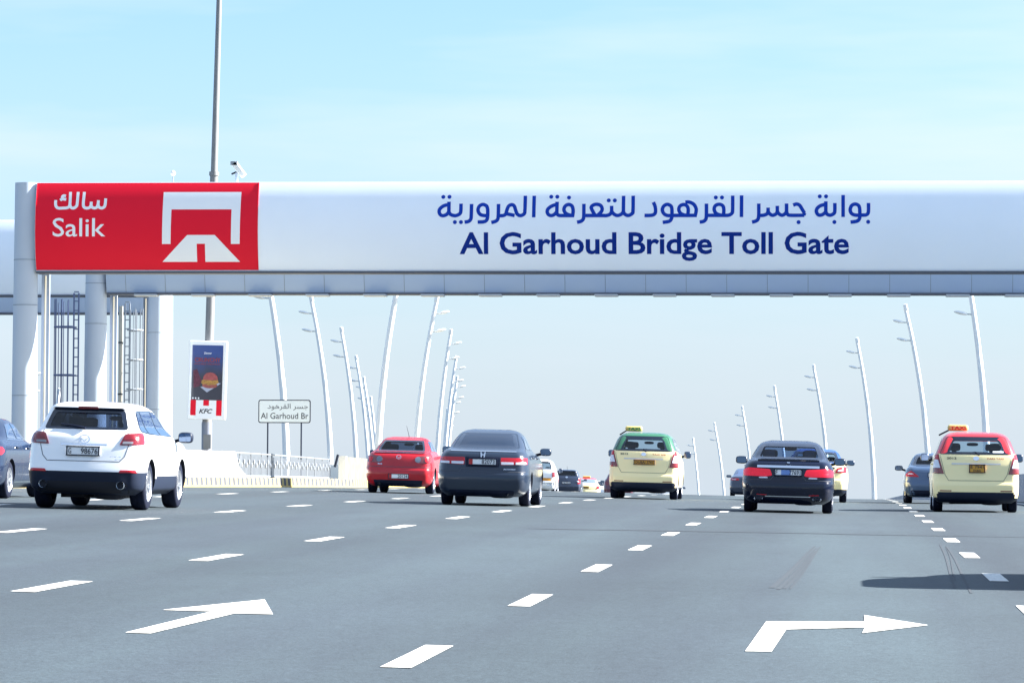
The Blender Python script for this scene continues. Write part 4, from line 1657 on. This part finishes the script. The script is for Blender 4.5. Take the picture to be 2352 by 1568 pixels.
# ---- white SUV
c = Car('white_suv', 'white SUV with grey lower cladding in the left lane, before the concrete barrier', -12.03, 60.95, CUV, M_WHITEP, (.98, 3.85), sx=.965, sz=.985, rw=.385, ww=.25,
        lower=('lower_bumper', M_CLAD), lower_z=lambda p: .60 if p.y < .55 else (.52 if abs(p.x) > .8 else .5), group='cars driving away',
        clear={'rear_window': ('rear', [(-.675, 1.265), (.675, 1.265), (.58, 1.575), (-.58, 1.575)], [(-.60, 1.30), (.60, 1.30), (.52, 1.525), (-.52, 1.525)], M_DSMOKE),
               'windscreen': ('front', [(-.70, 1.23), (.70, 1.23), (.58, 1.58), (-.58, 1.58)], [(-.65, 1.26), (.65, 1.26), (.54, 1.54), (-.54, 1.54)], M_CLEAR)})
c.interior(1.12, 1.5, .8, 3.05, [1.5, 2.45], mirror_z=1.46, mirror_y=2.9)
c.patch('taillight', [[(.58, 1.035), (1.10, 1.055), (1.11, 1.225), (.95, 1.235), (.66, 1.215)]], M_DRED, r=.03, off=.016, mirror=True)
M_SLR = mat('deep_red_lens', (0.17, 0.006, 0.014), 0.2, coat=0.6)
for q in (1, -1):
    c.patch('red_lens', [[(.64 * q, 1.115), (.84 * q, 1.125), (.83 * q, 1.195), (.68 * q, 1.185)]], M_SLR, r=.03, off=.021)
    c.patch('red_lens', [[(.86 * q, 1.08), (1.06 * q, 1.085), (1.07 * q, 1.205), (.87 * q, 1.205)]], M_SLR, r=.03, off=.021)
    c.patch('clear_lens', [[(.63 * q, 1.055), (.80 * q, 1.06), (.80 * q, 1.095), (.64 * q, 1.095)]], mat('grey_reverse_lens', (.20, .21, .24), .15, coat=.8), r=.015, off=.021)
    c.patch('reflector', [[(.60 * q, .600), (.92 * q, .605), (.88 * q, .645), (.62 * q, .640)]], M_RED, r=.015, off=.012)
c.patch('spoiler_shade', [[(-.60, 1.60), (.60, 1.60), (.56, 1.632), (-.56, 1.632)]], M_CLAD, r=.01, off=.012)
c.patch('brake_light', [[(-.17, 1.622), (.17, 1.622), (.16, 1.645), (-.16, 1.645)]], M_DRED, r=.008, off=.018)
c.plate(.0, .935, .53, .135, [('G', (-.45, -.32, -.36, .32)), ('98676', (-.06, -.34, .46, .34))])
c.line('garnish', [(-.38, 1.035), (.38, 1.035)], .03, M_CHROME, off=.012)
c.emblem(1.12, .075, 'wing')
c.badge('CX-9', .44, .835, .62, .862)
c.badge('AWD', .52, .795, .62, .82)
c.line('tailgate_gap', [(-.70, 1.27), (-.73, 1.03), (-.68, .86), (-.60, .775), (.60, .775), (.68, .86), (.73, 1.03), (.70, 1.27)], .012, M_SEAM, off=.002)
c.wiper((.0, 1.285), (-.42, 1.345))
for q in (-.64, .64):
    c.exhaust(q, .40, .062, y=-.02)
c.patch('lower_valance', [[(-.78, .27), (.78, .27), (.72, .45), (-.72, .45)]], M_UNDER, r=.06, off=.004)
for sg in (1, -1):
    c.patch('window_surround', [[(.56, 1.25), (1.1, 1.222), (3.42, 1.185), (2.84, 1.56), (2.05, 1.612), (1.0, 1.60), (.74, 1.575)]], M_GLASS, 'side', off=.002, r=.05, sides=(sg,))
c.mirrors(3.35, 1.19, d=(.125, .09, .09), m=M_CLAD)
c.sidewindows([[(.62, 1.27), (1.10, 1.24), (1.05, 1.57), (.80, 1.55)], [(1.16, 1.235), (2.05, 1.21), (2.0, 1.59), (1.11, 1.58)], [(2.11, 1.205), (3.35, 1.20), (2.80, 1.53), (2.06, 1.59)]])
c.handles([(1.35, 1.06), (2.35, 1.05)])
c.line('door_gap', [(1.12, 1.2), (1.35, .9), (1.42, .6)], .012, M_SEAM, 'side', sides=(1, -1))
c.line('door_gap', [(2.08, 1.18), (2.08, .55)], .012, M_SEAM, 'side', sides=(1, -1))
c.line('door_gap', [(3.3, 1.1), (3.38, .55)], .012, M_SEAM, 'side', sides=(1, -1))
SUV = c

# ---- slate sedan
c = Car('slate_sedan', 'dark slate blue sedan between the red sedan and the green roofed taxi van', -7.24, 77.4, SEDAN, M_GREYBLUE, (1.02, 3.76), rw=.325, sx=1.0, sz=1.045)
c.patch('rear_window', [[(-.70, 1.09), (.70, 1.09), (.60, 1.385), (-.60, 1.385)]], mat('heated_glass', (.010, .018, .036), .08, spec=.5), r=.05, off=.006)
for q in (1, -1):
    c.patch('taillight', [[(.365 * q, .775), (.96 * q, .80), (1.0 * q, .915), (.36 * q, .915)]], M_RED, r=.02, off=.014)
    c.patch('clear_lens', [[(.375 * q, .785), (.62 * q, .79), (.62 * q, .835), (.37 * q, .835)]], M_CLENS, r=.01, off=.019)
    c.patch('clear_lens', [[(.66 * q, .79), (.90 * q, .80), (.90 * q, .84), (.66 * q, .835)]], M_CLENS, r=.01, off=.019)
c.patch('plate_recess', [[(-.33, .735), (.33, .735), (.345, .93), (-.345, .93)]], M_DARK, r=.02, off=.004)
c.plate(.0, .835, .56, .12, [('82073', (-.02, -.34, .44, .34))], red=True)
c.emblem(.965, .055, 'h')
c.line('tail_trim', [(-.66, 1.035), (.66, 1.035)], .018, M_CHROME, off=.006)
c.line('bumper_gap', [(-.9, .655), (-.45, .65), (-.42, .70), (.42, .70), (.45, .65), (.9, .655)], .014, M_SEAM, off=.003)
c.badge('ACCORD', .42, .69, .66, .715)
c.exhaust(.50, .245, .035)
c.mirrors(3.18, 1.05, d=(.12, .085, .078), m=M_GREYBLUE)
c.sidewindows([[(1.2, 1.09), (1.95, 1.085), (1.92, 1.36), (1.55, 1.34)], [(2.01, 1.08), (3.05, 1.075), (2.55, 1.33), (1.98, 1.36)]])
c.handles([(1.6, .93), (2.55, .92)])
c.line('door_gap', [(1.98, 1.0), (2.0, .35)], .012, M_SEAM, 'side', sides=(1, -1))
c.patch('lower_valance', [[(-.62, .20), (.62, .20), (.66, .30), (-.66, .30)]], M_DARK, r=.04, off=.006)

# ---- black sedan
c = Car('black_sedan', 'glossy black sedan with red taillights lit, third from the right', -1.21, 79.0, SEDAN, M_BLACKP, (1.02, 3.8), rw=.33, sx=1.01, sz=1.0,
        clear={'rear_window': ('rear', [(-.70, 1.088), (.70, 1.088), (.60, 1.385), (-.60, 1.385)], [(-.60, 1.12), (.60, 1.12), (.52, 1.335), (-.52, 1.335)], M_SMOKE),
               'windscreen': ('front', [(-.72, 1.10), (.72, 1.10), (.60, 1.385), (-.60, 1.385)], [(-.66, 1.125), (.66, 1.125), (.54, 1.35), (-.54, 1.35)], M_CLEAR)})
c.interior(.93, 1.4, 1.0, 2.7, [1.45, 2.15], seat=M_BEIGE, mirror_z=1.30, mirror_y=2.6)
for q in (1, -1):
    c.patch('taillight', [[(.315 * q, .745), (.45 * q, .725), (.98 * q, .735), (1.05 * q, .84), (.80 * q, .895), (.36 * q, .87)]], M_BRAKE, r=.03, off=.016)
    c.patch('clear_lens', [[(.40 * q, .69), (.58 * q, .69), (.58 * q, .715), (.42 * q, .72)]], M_CLENS, r=.01, off=.012)
    c.patch('reflector', [[(.42 * q, .352), (.62 * q, .362), (.62 * q, .376), (.42 * q, .366)]], M_RED, r=.005, off=.010)
c.plate(.0, .815, .54, .125, [('F', (-.46, -.32, -.39, .32)), ('77691', (.04, -.34, .45, .34))])
MB().box((-.045, c.S.rear(0, .815).y - .045, .815), (.19, .006, .10)).build('plate_panel', mat('plate_blue', (.14, .25, .55), .4), c.root, smooth=False)
c.emblem(1.005, .06, 'h')
c.line('chrome_strip', [(-.62, .925), (.62, .925)], .045, M_CHROME, off=.012)
c.line('chrome_strip', [(-.45, .335), (.45, .335)], .018, M_CHROME, off=.012)
mb = MB()
n = 12
vs = []
for k in range(n + 1):
    xx = -.62 + 1.24 * k / n
    p = c.S.rear(xx, 1.045)
    vs += [p + Vector((0, .30, .02)), p + Vector((0, -.02, .035 - .02 * abs(xx) ** 2)), p + Vector((0, -.02, -.01 - .02 * abs(xx) ** 2))]
fs = [(3 * k + a, 3 * k + a + 1, 3 * k + a + 4, 3 * k + a + 3) for k in range(n) for a in (0, 1)]
mb.add(vs, fs)
mb.build('spoiler', M_BLACKP, c.root)
for q in (-.58, .58):
    c.exhaust(q, .285, .045, y=.03, sq=1.9)
c.line('bumper_gap', [(-.9, .655), (-.36, .655), (-.30, .72), (.30, .72), (.36, .655), (.9, .655)], .012, M_SEAM, off=.003)
c.mirrors(3.15, 1.05, d=(.125, .085, .08), m=M_BLACKP)
c.sidewindows([[(1.2, 1.09), (1.95, 1.085), (1.92, 1.36), (1.55, 1.34)], [(2.01, 1.08), (3.05, 1.075), (2.55, 1.33), (1.98, 1.36)]])
c.handles([(1.6, .93), (2.55, .92)])
BLACK = c

# ---- red sedan
c = Car('red_sedan', 'bright red sedan with round taillights, left of the slate sedan', -11.5, 99.9, SEDAN, M_REDP, (.92, 3.56), rw=.32, sx=.955, sy=.94, sz=1.0,
        lower=('rear_diffuser', M_DARK), lower_z=lambda p: .335 if p.y < .5 and abs(p.x) < .6 else .0,
        clear={'rear_window': ('rear', [(-.62, 1.085), (.62, 1.085), (.53, 1.37), (-.53, 1.37)], [(-.56, 1.115), (.56, 1.115), (.475, 1.33), (-.475, 1.33)], M_DSMOKE),
               'windscreen': ('front', [(-.68, 1.10), (.68, 1.10), (.56, 1.385), (-.56, 1.385)], [(-.62, 1.125), (.62, 1.125), (.50, 1.35), (-.50, 1.35)], M_CLEAR)})
c.interior(.93, 1.4, 1.0, 2.6, [1.4, 2.1], mirror_z=1.27, mirror_y=2.4)
for q in (1, -1):
    c.patch('taillight', [[(.44 * q, .84), (.52 * q, .78), (.95 * q, .80), (1.02 * q, .96), (.80 * q, .975), (.50 * q, .955)]], mat('smoky_lens', (.14, .03, .035), .1, coat=1), r=.05, off=.012)
    c.patch('round_lens', [[(.52 * q + .085 * cos(a * pi / 4), .87 + .08 * sin(a * pi / 4)) for a in range(8)]], mat('grey_lens', (.11, .13, .17), .1, coat=1), r=.03, off=.018)
    c.patch('round_lens', [[(.78 * q + .085 * cos(a * pi / 4), .87 + .08 * sin(a * pi / 4)) for a in range(8)]], M_RED, r=.03, off=.018)
c.plate(.02, .44, .54, .12, [('20124', (-.04, -.34, .44, .34))], red=True)
c.emblem(.93, .055, 'wing')
c.badge('RS', -.56, .735, -.44, .765)
c.line('spoiler_lip', [(-.68, 1.045), (.68, 1.045)], .04, M_DARK, off=.014)
c.line('bumper_gap', [(-.9, .68), (.9, .68)], .012, M_SEAM, off=.003)
c.exhaust(-.50, .255, .045, y=.0)
c.mirrors(3.1, 1.04, d=(.115, .08, .07), m=M_DARK)
c.sidewindows([[(1.15, 1.09), (1.85, 1.085), (1.85, 1.36), (1.5, 1.34)], [(1.91, 1.08), (2.9, 1.075), (2.45, 1.33), (1.9, 1.36)]])
MB().tube([(.05, 2.0, 1.44), (.0, 1.7, 1.75)], [.008, .004], 5).build('aerial', M_DARK, c.root)


# ---- taxi vans
def taxi_van(name, label, x, y, roof, sx, sz, plate, square, sign_col, wing_txt):
    c = Car(name, label, x, y, VAN, M_CREAM, (.86, 3.6), sx=sx, sz=sz, rw=.33, ww=.21, roof=roof, roof_z=lambda p: (1.27 if p.y > .3 or abs(p.x) < 2 else 1.27) * sz,
            lower=('lower_bumper', M_CLAD), lower_z=lambda p: (.43 if p.y < .6 and abs(p.x) < .84 else .30) * sz, group='taxi vans',
            clear={'rear_window': ('rear', [(-.75 * sx, 1.262 * sz), (.75 * sx, 1.262 * sz), (.60 * sx, 1.652 * sz), (-.60 * sx, 1.652 * sz)], [(-.55 * sx, 1.315 * sz), (.55 * sx, 1.315 * sz), (.46 * sx, 1.565 * sz), (-.46 * sx, 1.565 * sz)], M_CLEAR),
                   'windscreen': ('front', [(-.76 * sx, 1.18 * sz), (.76 * sx, 1.18 * sz), (.60 * sx, 1.65 * sz), (-.60 * sx, 1.65 * sz)], [(-.72 * sx, 1.21 * sz), (.72 * sx, 1.21 * sz), (.57 * sx, 1.61 * sz), (-.57 * sx, 1.61 * sz)], M_CLEAR)})
    c.interior(1.17 * sz, 1.6, .8, 3.05, [1.0, 1.75, 2.45], mirror_z=1.50 * sz, mirror_y=2.75)
    for q in (1, -1):
        c.patch('taillight', [[(.655 * q, .835), (.965 * q, .84), (.93 * q, 1.265), (.775 * q, 1.265)]], M_DRED, r=.012, off=.010)
        c.patch('red_lens', [[(.775 * q, 1.145), (.945 * q, 1.145), (.93 * q, 1.26), (.785 * q, 1.26)]], M_RED, r=.015, off=.016)
        c.patch('clear_lens', [[(.73 * q, .965), (.955 * q, .965), (.945 * q, 1.14), (.78 * q, 1.14)]], M_CLENS, r=.015, off=.016)
        c.patch('red_lens', [[(.665 * q, .84), (.96 * q, .845), (.955 * q, .96), (.725 * q, .96)]], M_DRED, r=.015, off=.016)
        c.patch('reflector', [[(.50 * q, .455), (.74 * q, .457), (.74 * q, .478), (.50 * q, .476)]], M_DRED, r=.006, off=.008)
    c.line('tailgate_gap', [(-.74, 1.255), (-.635, .82), (-.56, .69), (.56, .69), (.635, .82), (.74, 1.255)], .014, mat('cream_gap', (.30, .26, .16), .7), off=.002)
    c.line('chrome_strip', [(-.50, 1.055), (.50, 1.055)], .035, mat('chrome_soft', (.62, .60, .55), .3, metal=.6), off=.012)
    c.emblem(1.175, .055, 'oval')
    if square:
        c.plate(.02, .955, .31, .17, [('E 7941', (-.42, .02, .42, .40)), ('DUBAI', (-.25, -.40, .25, -.12))], m=M_PLATEY)
    else:
        c.plate(.02, .965, .52, .115, [(plate, (-.42, -.32, .42, .32))], m=M_PLATEY)
    c.badge('2012', -.60, 1.155, -.40, 1.20, M_CLAD)
    c.badge(wing_txt, .22, 1.155, .56, 1.19, M_REDINK)
    c.wiper((.06, 1.235), (-.02, 1.305))
    c.mirrors(3.2, 1.20, d=(.10, .07, .095), m=M_NAVY, reach=.16)
    c.sidewindows([[(.45, 1.27), (1.0, 1.25), (1.0, 1.60), (.62, 1.58)], [(1.06, 1.24), (2.0, 1.22), (1.98, 1.61), (1.06, 1.61)], [(2.06, 1.22), (3.2, 1.19), (2.72, 1.58), (2.04, 1.61)]])
    c.handles([(1.3, 1.05), (2.3, 1.05)])
    # roof sign: a thing fixed to the roof
    zt = 1.755 * sz
    b = MB().box((-.34 * sx, 1.5, zt + .10), (.46, .20, .14))
    sg = b.build('roof_sign', M_AMBER, c.root, smooth=False)
    bevel(sg, .06, 3)
    text_on('lettering', 'TAXI', (-.34 * sx - .17, zt + .058, -.34 * sx + .17, zt + .142), lambda u, v: Vector((u, 1.394, v)), sign_col, sg, bold=.03)
    MB().tube([(-.80 * sx * .9, 1.9, zt - .06), (-.52, 1.55, zt + .07)], .018, 6).build('roof_aerial', M_DARK, c.root)
    # sun strip / screen items inside
    return c


RT = taxi_van('taxi_van', 'cream taxi van with a red roof and square yellow plate at the right edge', 2.79, 86.2, M_REDROOF, 1.065, 1.0, '7941', True, M_REDINK, 'CARS TAXI')
RT.patch('window_sticker', [[(.34, 1.30), (.56, 1.30), (.56, 1.335), (.34, 1.335)]], M_SIGNWHITE, r=.008, off=.010)
taxi_van('taxi_van', 'cream taxi van with a green roof and wide yellow plate near the middle', -5.38, 103.1, M_GREENROOF, 1.03, 1.0, 'DUBAI 3741', False, mat('green_ink', (.03, .2, .06), .5), 'TAXI 208')

# ---- steel blue coupe left of the red roofed taxi
c = Car('blue_sedan', 'steel blue low sedan partly hidden behind the left side of the red roofed taxi van', 2.5, 110.5, SEDAN, M_STEELB, (1.05, 3.9), rw=.33, sx=1.0, sy=1.02, sz=.98,
        clear={'rear_window': ('rear', [(-.70, 1.065), (.70, 1.065), (.60, 1.36), (-.60, 1.36)], [(-.60, 1.10), (.60, 1.10), (.52, 1.31), (-.52, 1.31)], M_SMOKE)})
c.interior(.90, 1.4, 1.0, 2.7, [1.4, 2.2])
for q in (1, -1):
    c.patch('taillight', [[(.50 * q, .76), (.98 * q, .77), (1.0 * q, .83), (.74 * q, .93), (.70 * q, .92)]], M_RED, r=.02, off=.014)
    c.patch('clear_lens', [[(.66 * q, .83), (.86 * q, .83), (.80 * q, .86), (.70 * q, .86)]], M_CLENS, r=.01, off=.019)
c.plate(0, .82, .52, .12, [('41763', (-.3, -.32, .42, .32))])
c.patch('lower_valance', [[(-.70, .22), (.70, .22), (.74, .38), (-.74, .38)]], M_DARK, r=.04, off=.006)
c.mirrors(3.2, 1.02, d=(.12, .085, .075), m=M_NAVY)
c.sidewindows([[(1.2, 1.07), (1.95, 1.065), (1.92, 1.33), (1.55, 1.31)], [(2.01, 1.06), (3.05, 1.055), (2.55, 1.31), (1.98, 1.33)]])

# ---- cream taxi sedan with blue roof behind the black sedan
c = Car('taxi_sedan', 'cream taxi sedan with a blue roof showing behind the right side of the black sedan', -.92, 109.5, SEDAN, M_CREAM, (1.0, 3.7), rw=.325, sx=1.0, sz=1.02, roof=M_BLUEROOF, roof_z=1.09,
        lower=('lower_bumper', M_CLAD), lower_z=lambda p: .36 if p.y < .7 else .28,
        clear={'rear_window': ('rear', [(-.70, 1.11), (.70, 1.11), (.60, 1.41), (-.60, 1.41)], [(-.60, 1.15), (.60, 1.15), (.52, 1.36), (-.52, 1.36)], M_CLEAR),
               'windscreen': ('front', [(-.72, 1.12), (.72, 1.12), (.60, 1.41), (-.60, 1.41)], [(-.66, 1.15), (.66, 1.15), (.54, 1.37), (-.54, 1.37)], M_CLEAR)}, group='taxi sedans')
c.interior(.93, 1.4, 1.0, 2.7, [1.45, 2.15])
for q in (1, -1):
    c.patch('taillight', [[(.55 * q, .80), (.96 * q, .82), (1.02 * q, .97), (.80 * q, .98), (.60 * q, .93)]], M_RED, r=.02, off=.014)
    c.patch('clear_lens', [[(.62 * q, .84), (.78 * q, .85), (.76 * q, .90), (.64 * q, .89)]], M_CLENS, r=.01, off=.019)
c.plate(0, .84, .5, .12, [('73624', (-.4, -.3, .4, .3))], m=M_PLATEY)
c.mirrors(3.15, 1.10, d=(.12, .085, .08), m=M_NAVY)
c.sidewindows([[(1.2, 1.11), (1.95, 1.105), (1.92, 1.38), (1.55, 1.36)], [(2.01, 1.10), (3.05, 1.10), (2.55, 1.35), (1.98, 1.38)]])

# ---- dark sedan cut by the left edge
c = Car('graphite_sedan', 'dark graphite sedan cut off by the left edge, beside the white SUV', -16.02, 69.0, SEDAN, M_DGREY, (1.0, 3.76), rw=.34, ww=.22, sx=1.0, sz=1.0)
c.patch('rear_window', [[(-.70, 1.09), (.70, 1.09), (.60, 1.37), (-.60, 1.37)]], M_GLASS, r=.05, off=.006)
for q in (1, -1):
    c.patch('taillight', [[(.45 * q, .78), (.98 * q, .79), (1.1 * q, .86), (1.0 * q, .93), (.50 * q, .92)]], M_RED, r=.03, off=.014)
c.plate(0, .83, .52, .12, [('50318', (-.3, -.32, .42, .32))])
c.mirrors(3.15, 1.06, d=(.12, .085, .08), m=M_DGREY)
c.sidewindows([[(1.2, 1.09), (1.95, 1.085), (1.92, 1.36), (1.55, 1.34)], [(2.01, 1.08), (3.05, 1.075), (2.55, 1.33), (1.98, 1.36)]])
c.handles([(1.6, .93), (2.55, .92)])
c.line('sill_trim', [(1.45, .30), (3.3, .30)], .03, M_CHROME, 'side', sides=(1, -1))
c.line('door_gap', [(1.98, 1.0), (2.0, .35)], .012, M_SEAM, 'side', sides=(1, -1))
c.line('window_trim', [(1.15, 1.075), (3.1, 1.06)], .018, M_CHROME, 'side', sides=(1, -1))

# ---- far vehicles near the crest
c = Car('white_pickup', 'white pickup with an amber bumper band, mostly hidden behind the slate sedan', -16.3, 206.0, VAN, M_WHITEP, (.95, 3.9), rw=.38, sx=1.03, sz=1.04,
        clear={'rear_window': ('rear', [(-.74, 1.30), (.74, 1.30), (.64, 1.70), (-.64, 1.70)], [(-.68, 1.34), (.68, 1.34), (.58, 1.66), (-.58, 1.66)], M_CLEAR),
               'windscreen': ('front', [(-.76, 1.22), (.76, 1.22), (.64, 1.70), (-.64, 1.70)], [(-.72, 1.26), (.72, 1.26), (.6, 1.66), (-.6, 1.66)], M_CLEAR)})
c.interior(1.1, 1.6, .8, 3.05, [2.4], mirror_z=1.52, mirror_y=2.75)
for q in (1, -1):
    c.patch('taillight', [[(.72 * q, .84), (.95 * q, .84), (.94 * q, 1.10), (.74 * q, 1.10)]], M_DRED, r=.015, off=.012)
c.patch('amber_band', [[(-.84, .66), (.84, .66), (.84, .80), (-.84, .80)]], M_ORANGE, r=.01, off=.010)
c.patch('bumper', [[(-.86, .42), (.86, .42), (.86, .58), (-.86, .58)]], M_CHROME, r=.02, off=.03)
c.mirrors(3.25, 1.22, d=(.11, .08, .12), m=M_NAVY)
c = Car('navy_hatchback', 'dark navy hatchback on the crest between the slate sedan and the green roofed taxi', -15.85, 221.0, CUV, M_NAVY, (.8, 3.0), rw=.32, sx=.86, sy=.80, sz=.865,
        clear={'rear_window': ('rear', [(-.60, 1.13), (.60, 1.13), (.50, 1.40), (-.50, 1.40)], [(-.52, 1.17), (.52, 1.17), (.43, 1.36), (-.43, 1.36)], M_SMOKE)})
c.interior(.95, 1.4, .8, 2.4, [1.2, 1.9], mirror_z=1.32, mirror_y=2.3)
for q in (1, -1):
    c.patch('taillight', [[(.72 * q, .80), (.98 * q, .82), (1.0 * q, 1.20), (.80 * q, 1.20)]], M_RED, r=.03, off=.012)
    c.patch('clear_lens', [[(.66 * q, .98), (.76 * q, .90), (.84 * q, .90), (.80 * q, 1.02)]], M_CLENS, r=.02, off=.018)
c.plate(0, .86, .56, .12, [('16925', (-.4, -.3, .4, .3))])
c.emblem(1.22, .06, 'oval')
c.mirrors(2.8, 1.1, d=(.10, .07, .07))
MB().tube([(.0, .7, 1.47), (.0, .45, 1.68)], .008, 5).build('aerial', M_DARK, c.root)
c = Car('taxi_sedan', 'small distant cream taxi with a red roof on the crest, right of the navy hatchback', -16.85, 253.0, SEDAN, M_CREAM, (1.0, 3.7), rw=.32, sx=.98, sz=1.04, roof=M_REDROOF, roof_z=1.36, group='taxi sedans', yaw=1.5)
c.patch('rear_window', [[(-.66, 1.11), (.66, 1.11), (.56, 1.36), (-.56, 1.36)]], mat('sky_glass', (.12, .16, .22), .05, spec=1), r=.05, off=.008)
for q in (1, -1):
    c.patch('taillight', [[(.66 * q, .74), (.95 * q, .76), (.96 * q, .96), (.72 * q, .95)]], M_RED, r=.02, off=.014)
c.plate(-.1, .83, .5, .12, [('20671', (-.4, -.3, .4, .3))], m=M_PLATEY)
b = MB().box((0, 1.9, 1.57), (.5, .2, .12)).build('roof_sign', M_AMBER, c.root, smooth=False)
bevel(b, .04)
c.mirrors(3.1, 1.1, d=(.11, .08, .08), m=M_NAVY)
c = Car('maroon_car', 'dark maroon car mostly hidden behind the left side of the green roofed taxi van', -13.55, 232.0, CUV, M_PURPLE, (.8, 3.1), rw=.33, sx=.92, sy=.85, sz=.90)
c.patch('rear_window', [[(-.62, 1.15), (.62, 1.15), (.52, 1.43), (-.52, 1.43)]], M_GLASS, r=.05, off=.008)
for q in (1, -1):
    c.patch('taillight', [[(.62 * q, .88), (.98 * q, .88), (1.0 * q, 1.10), (.66 * q, 1.10)]], M_DRED, r=.02, off=.012)
c.mirrors(2.9, 1.12, d=(.13, .08, .08), m=M_NAVY)
c = Car('white_sedan', 'far white car on the crest between the distant red roofed taxi and the maroon car', -16.6, 268.0, SEDAN, M_WHITEP, (1.0, 3.7), rw=.32, sz=1.08)
c.patch('rear_window', [[(-.70, 1.09), (.70, 1.09), (.60, 1.40), (-.60, 1.40)]], M_GLASS, r=.05, off=.008)
for q in (1, -1):
    c.patch('taillight', [[(.5 * q, .78), (.95 * q, .79), (.96 * q, .93), (.5 * q, .92)]], M_RED, r=.02, off=.012)
c.mirrors(3.1, 1.08, m=M_NAVY)
c = Car('white_sedan', 'far white car just showing past the right side of the green roofed taxi van', -11.75, 258.0, SEDAN, M_WHITEP, (1.0, 3.7), rw=.32, sz=1.02)
c.patch('rear_window', [[(-.70, 1.09), (.70, 1.09), (.60, 1.38), (-.60, 1.38)]], M_GLASS, r=.05, off=.008)
for q in (1, -1):
    c.patch('taillight', [[(.6 * q, .74), (.95 * q, .75), (.96 * q, .95), (.66 * q, .94)]], M_RED, r=.02, off=.012)
c.mirrors(3.1, 1.08, m=M_NAVY)
c = Car('navy_sedan', 'dark navy car seen past the left side of the black sedan', -4.95, 195.0, SEDAN, M_NAVY, (1.0, 3.7), rw=.32, sz=1.02)
c.patch('rear_window', [[(-.68, 1.09), (.68, 1.09), (.58, 1.38), (-.58, 1.38)]], mat('blue_glass', (.05, .08, .16), .05, spec=1), r=.05, off=.008)
for q in (1, -1):
    c.patch('taillight', [[(.45 * q, .84), (.98 * q, .85), (1.0 * q, .95), (.45 * q, .94)]], M_RED, r=.02, off=.012)
    c.patch('clear_lens', [[(.6 * q, .87), (.8 * q, .87), (.8 * q, .90), (.6 * q, .90)]], M_CLENS, r=.01, off=.018)
c.mirrors(3.1, 1.07, d=(.13, .08, .07), m=M_NAVY)

# ---- van beside the camera, out of the picture, whose shadow falls on the right lanes
c = Car('white_van', 'white van beyond the right edge whose shadow falls across the lane at the right', 3.08, 35.3, VAN, M_WHITEP, (.86, 3.6), rw=.33, sx=1.0, sz=1.0, cat='van')
c.patch('rear_window', [[(-.72, 1.27), (.72, 1.27), (.60, 1.63), (-.60, 1.63)]], M_GLASS, r=.05, off=.008)
for q in (1, -1):
    c.patch('taillight', [[(.66 * q, .84), (.96 * q, .84), (.93 * q, 1.25), (.78 * q, 1.25)]], M_RED, r=.02, off=.012)
c.plate(0, .95, .5, .12, [('60482', (-.4, -.3, .4, .3))])
c.mirrors(3.2, 1.20, d=(.10, .07, .095))
c.sidewindows([[(.45, 1.27), (1.0, 1.25), (1.0, 1.60), (.62, 1.58)], [(1.06, 1.24), (2.0, 1.22), (1.98, 1.61), (1.06, 1.61)], [(2.06, 1.22), (3.2, 1.19), (2.72, 1.58), (2.04, 1.61)]])
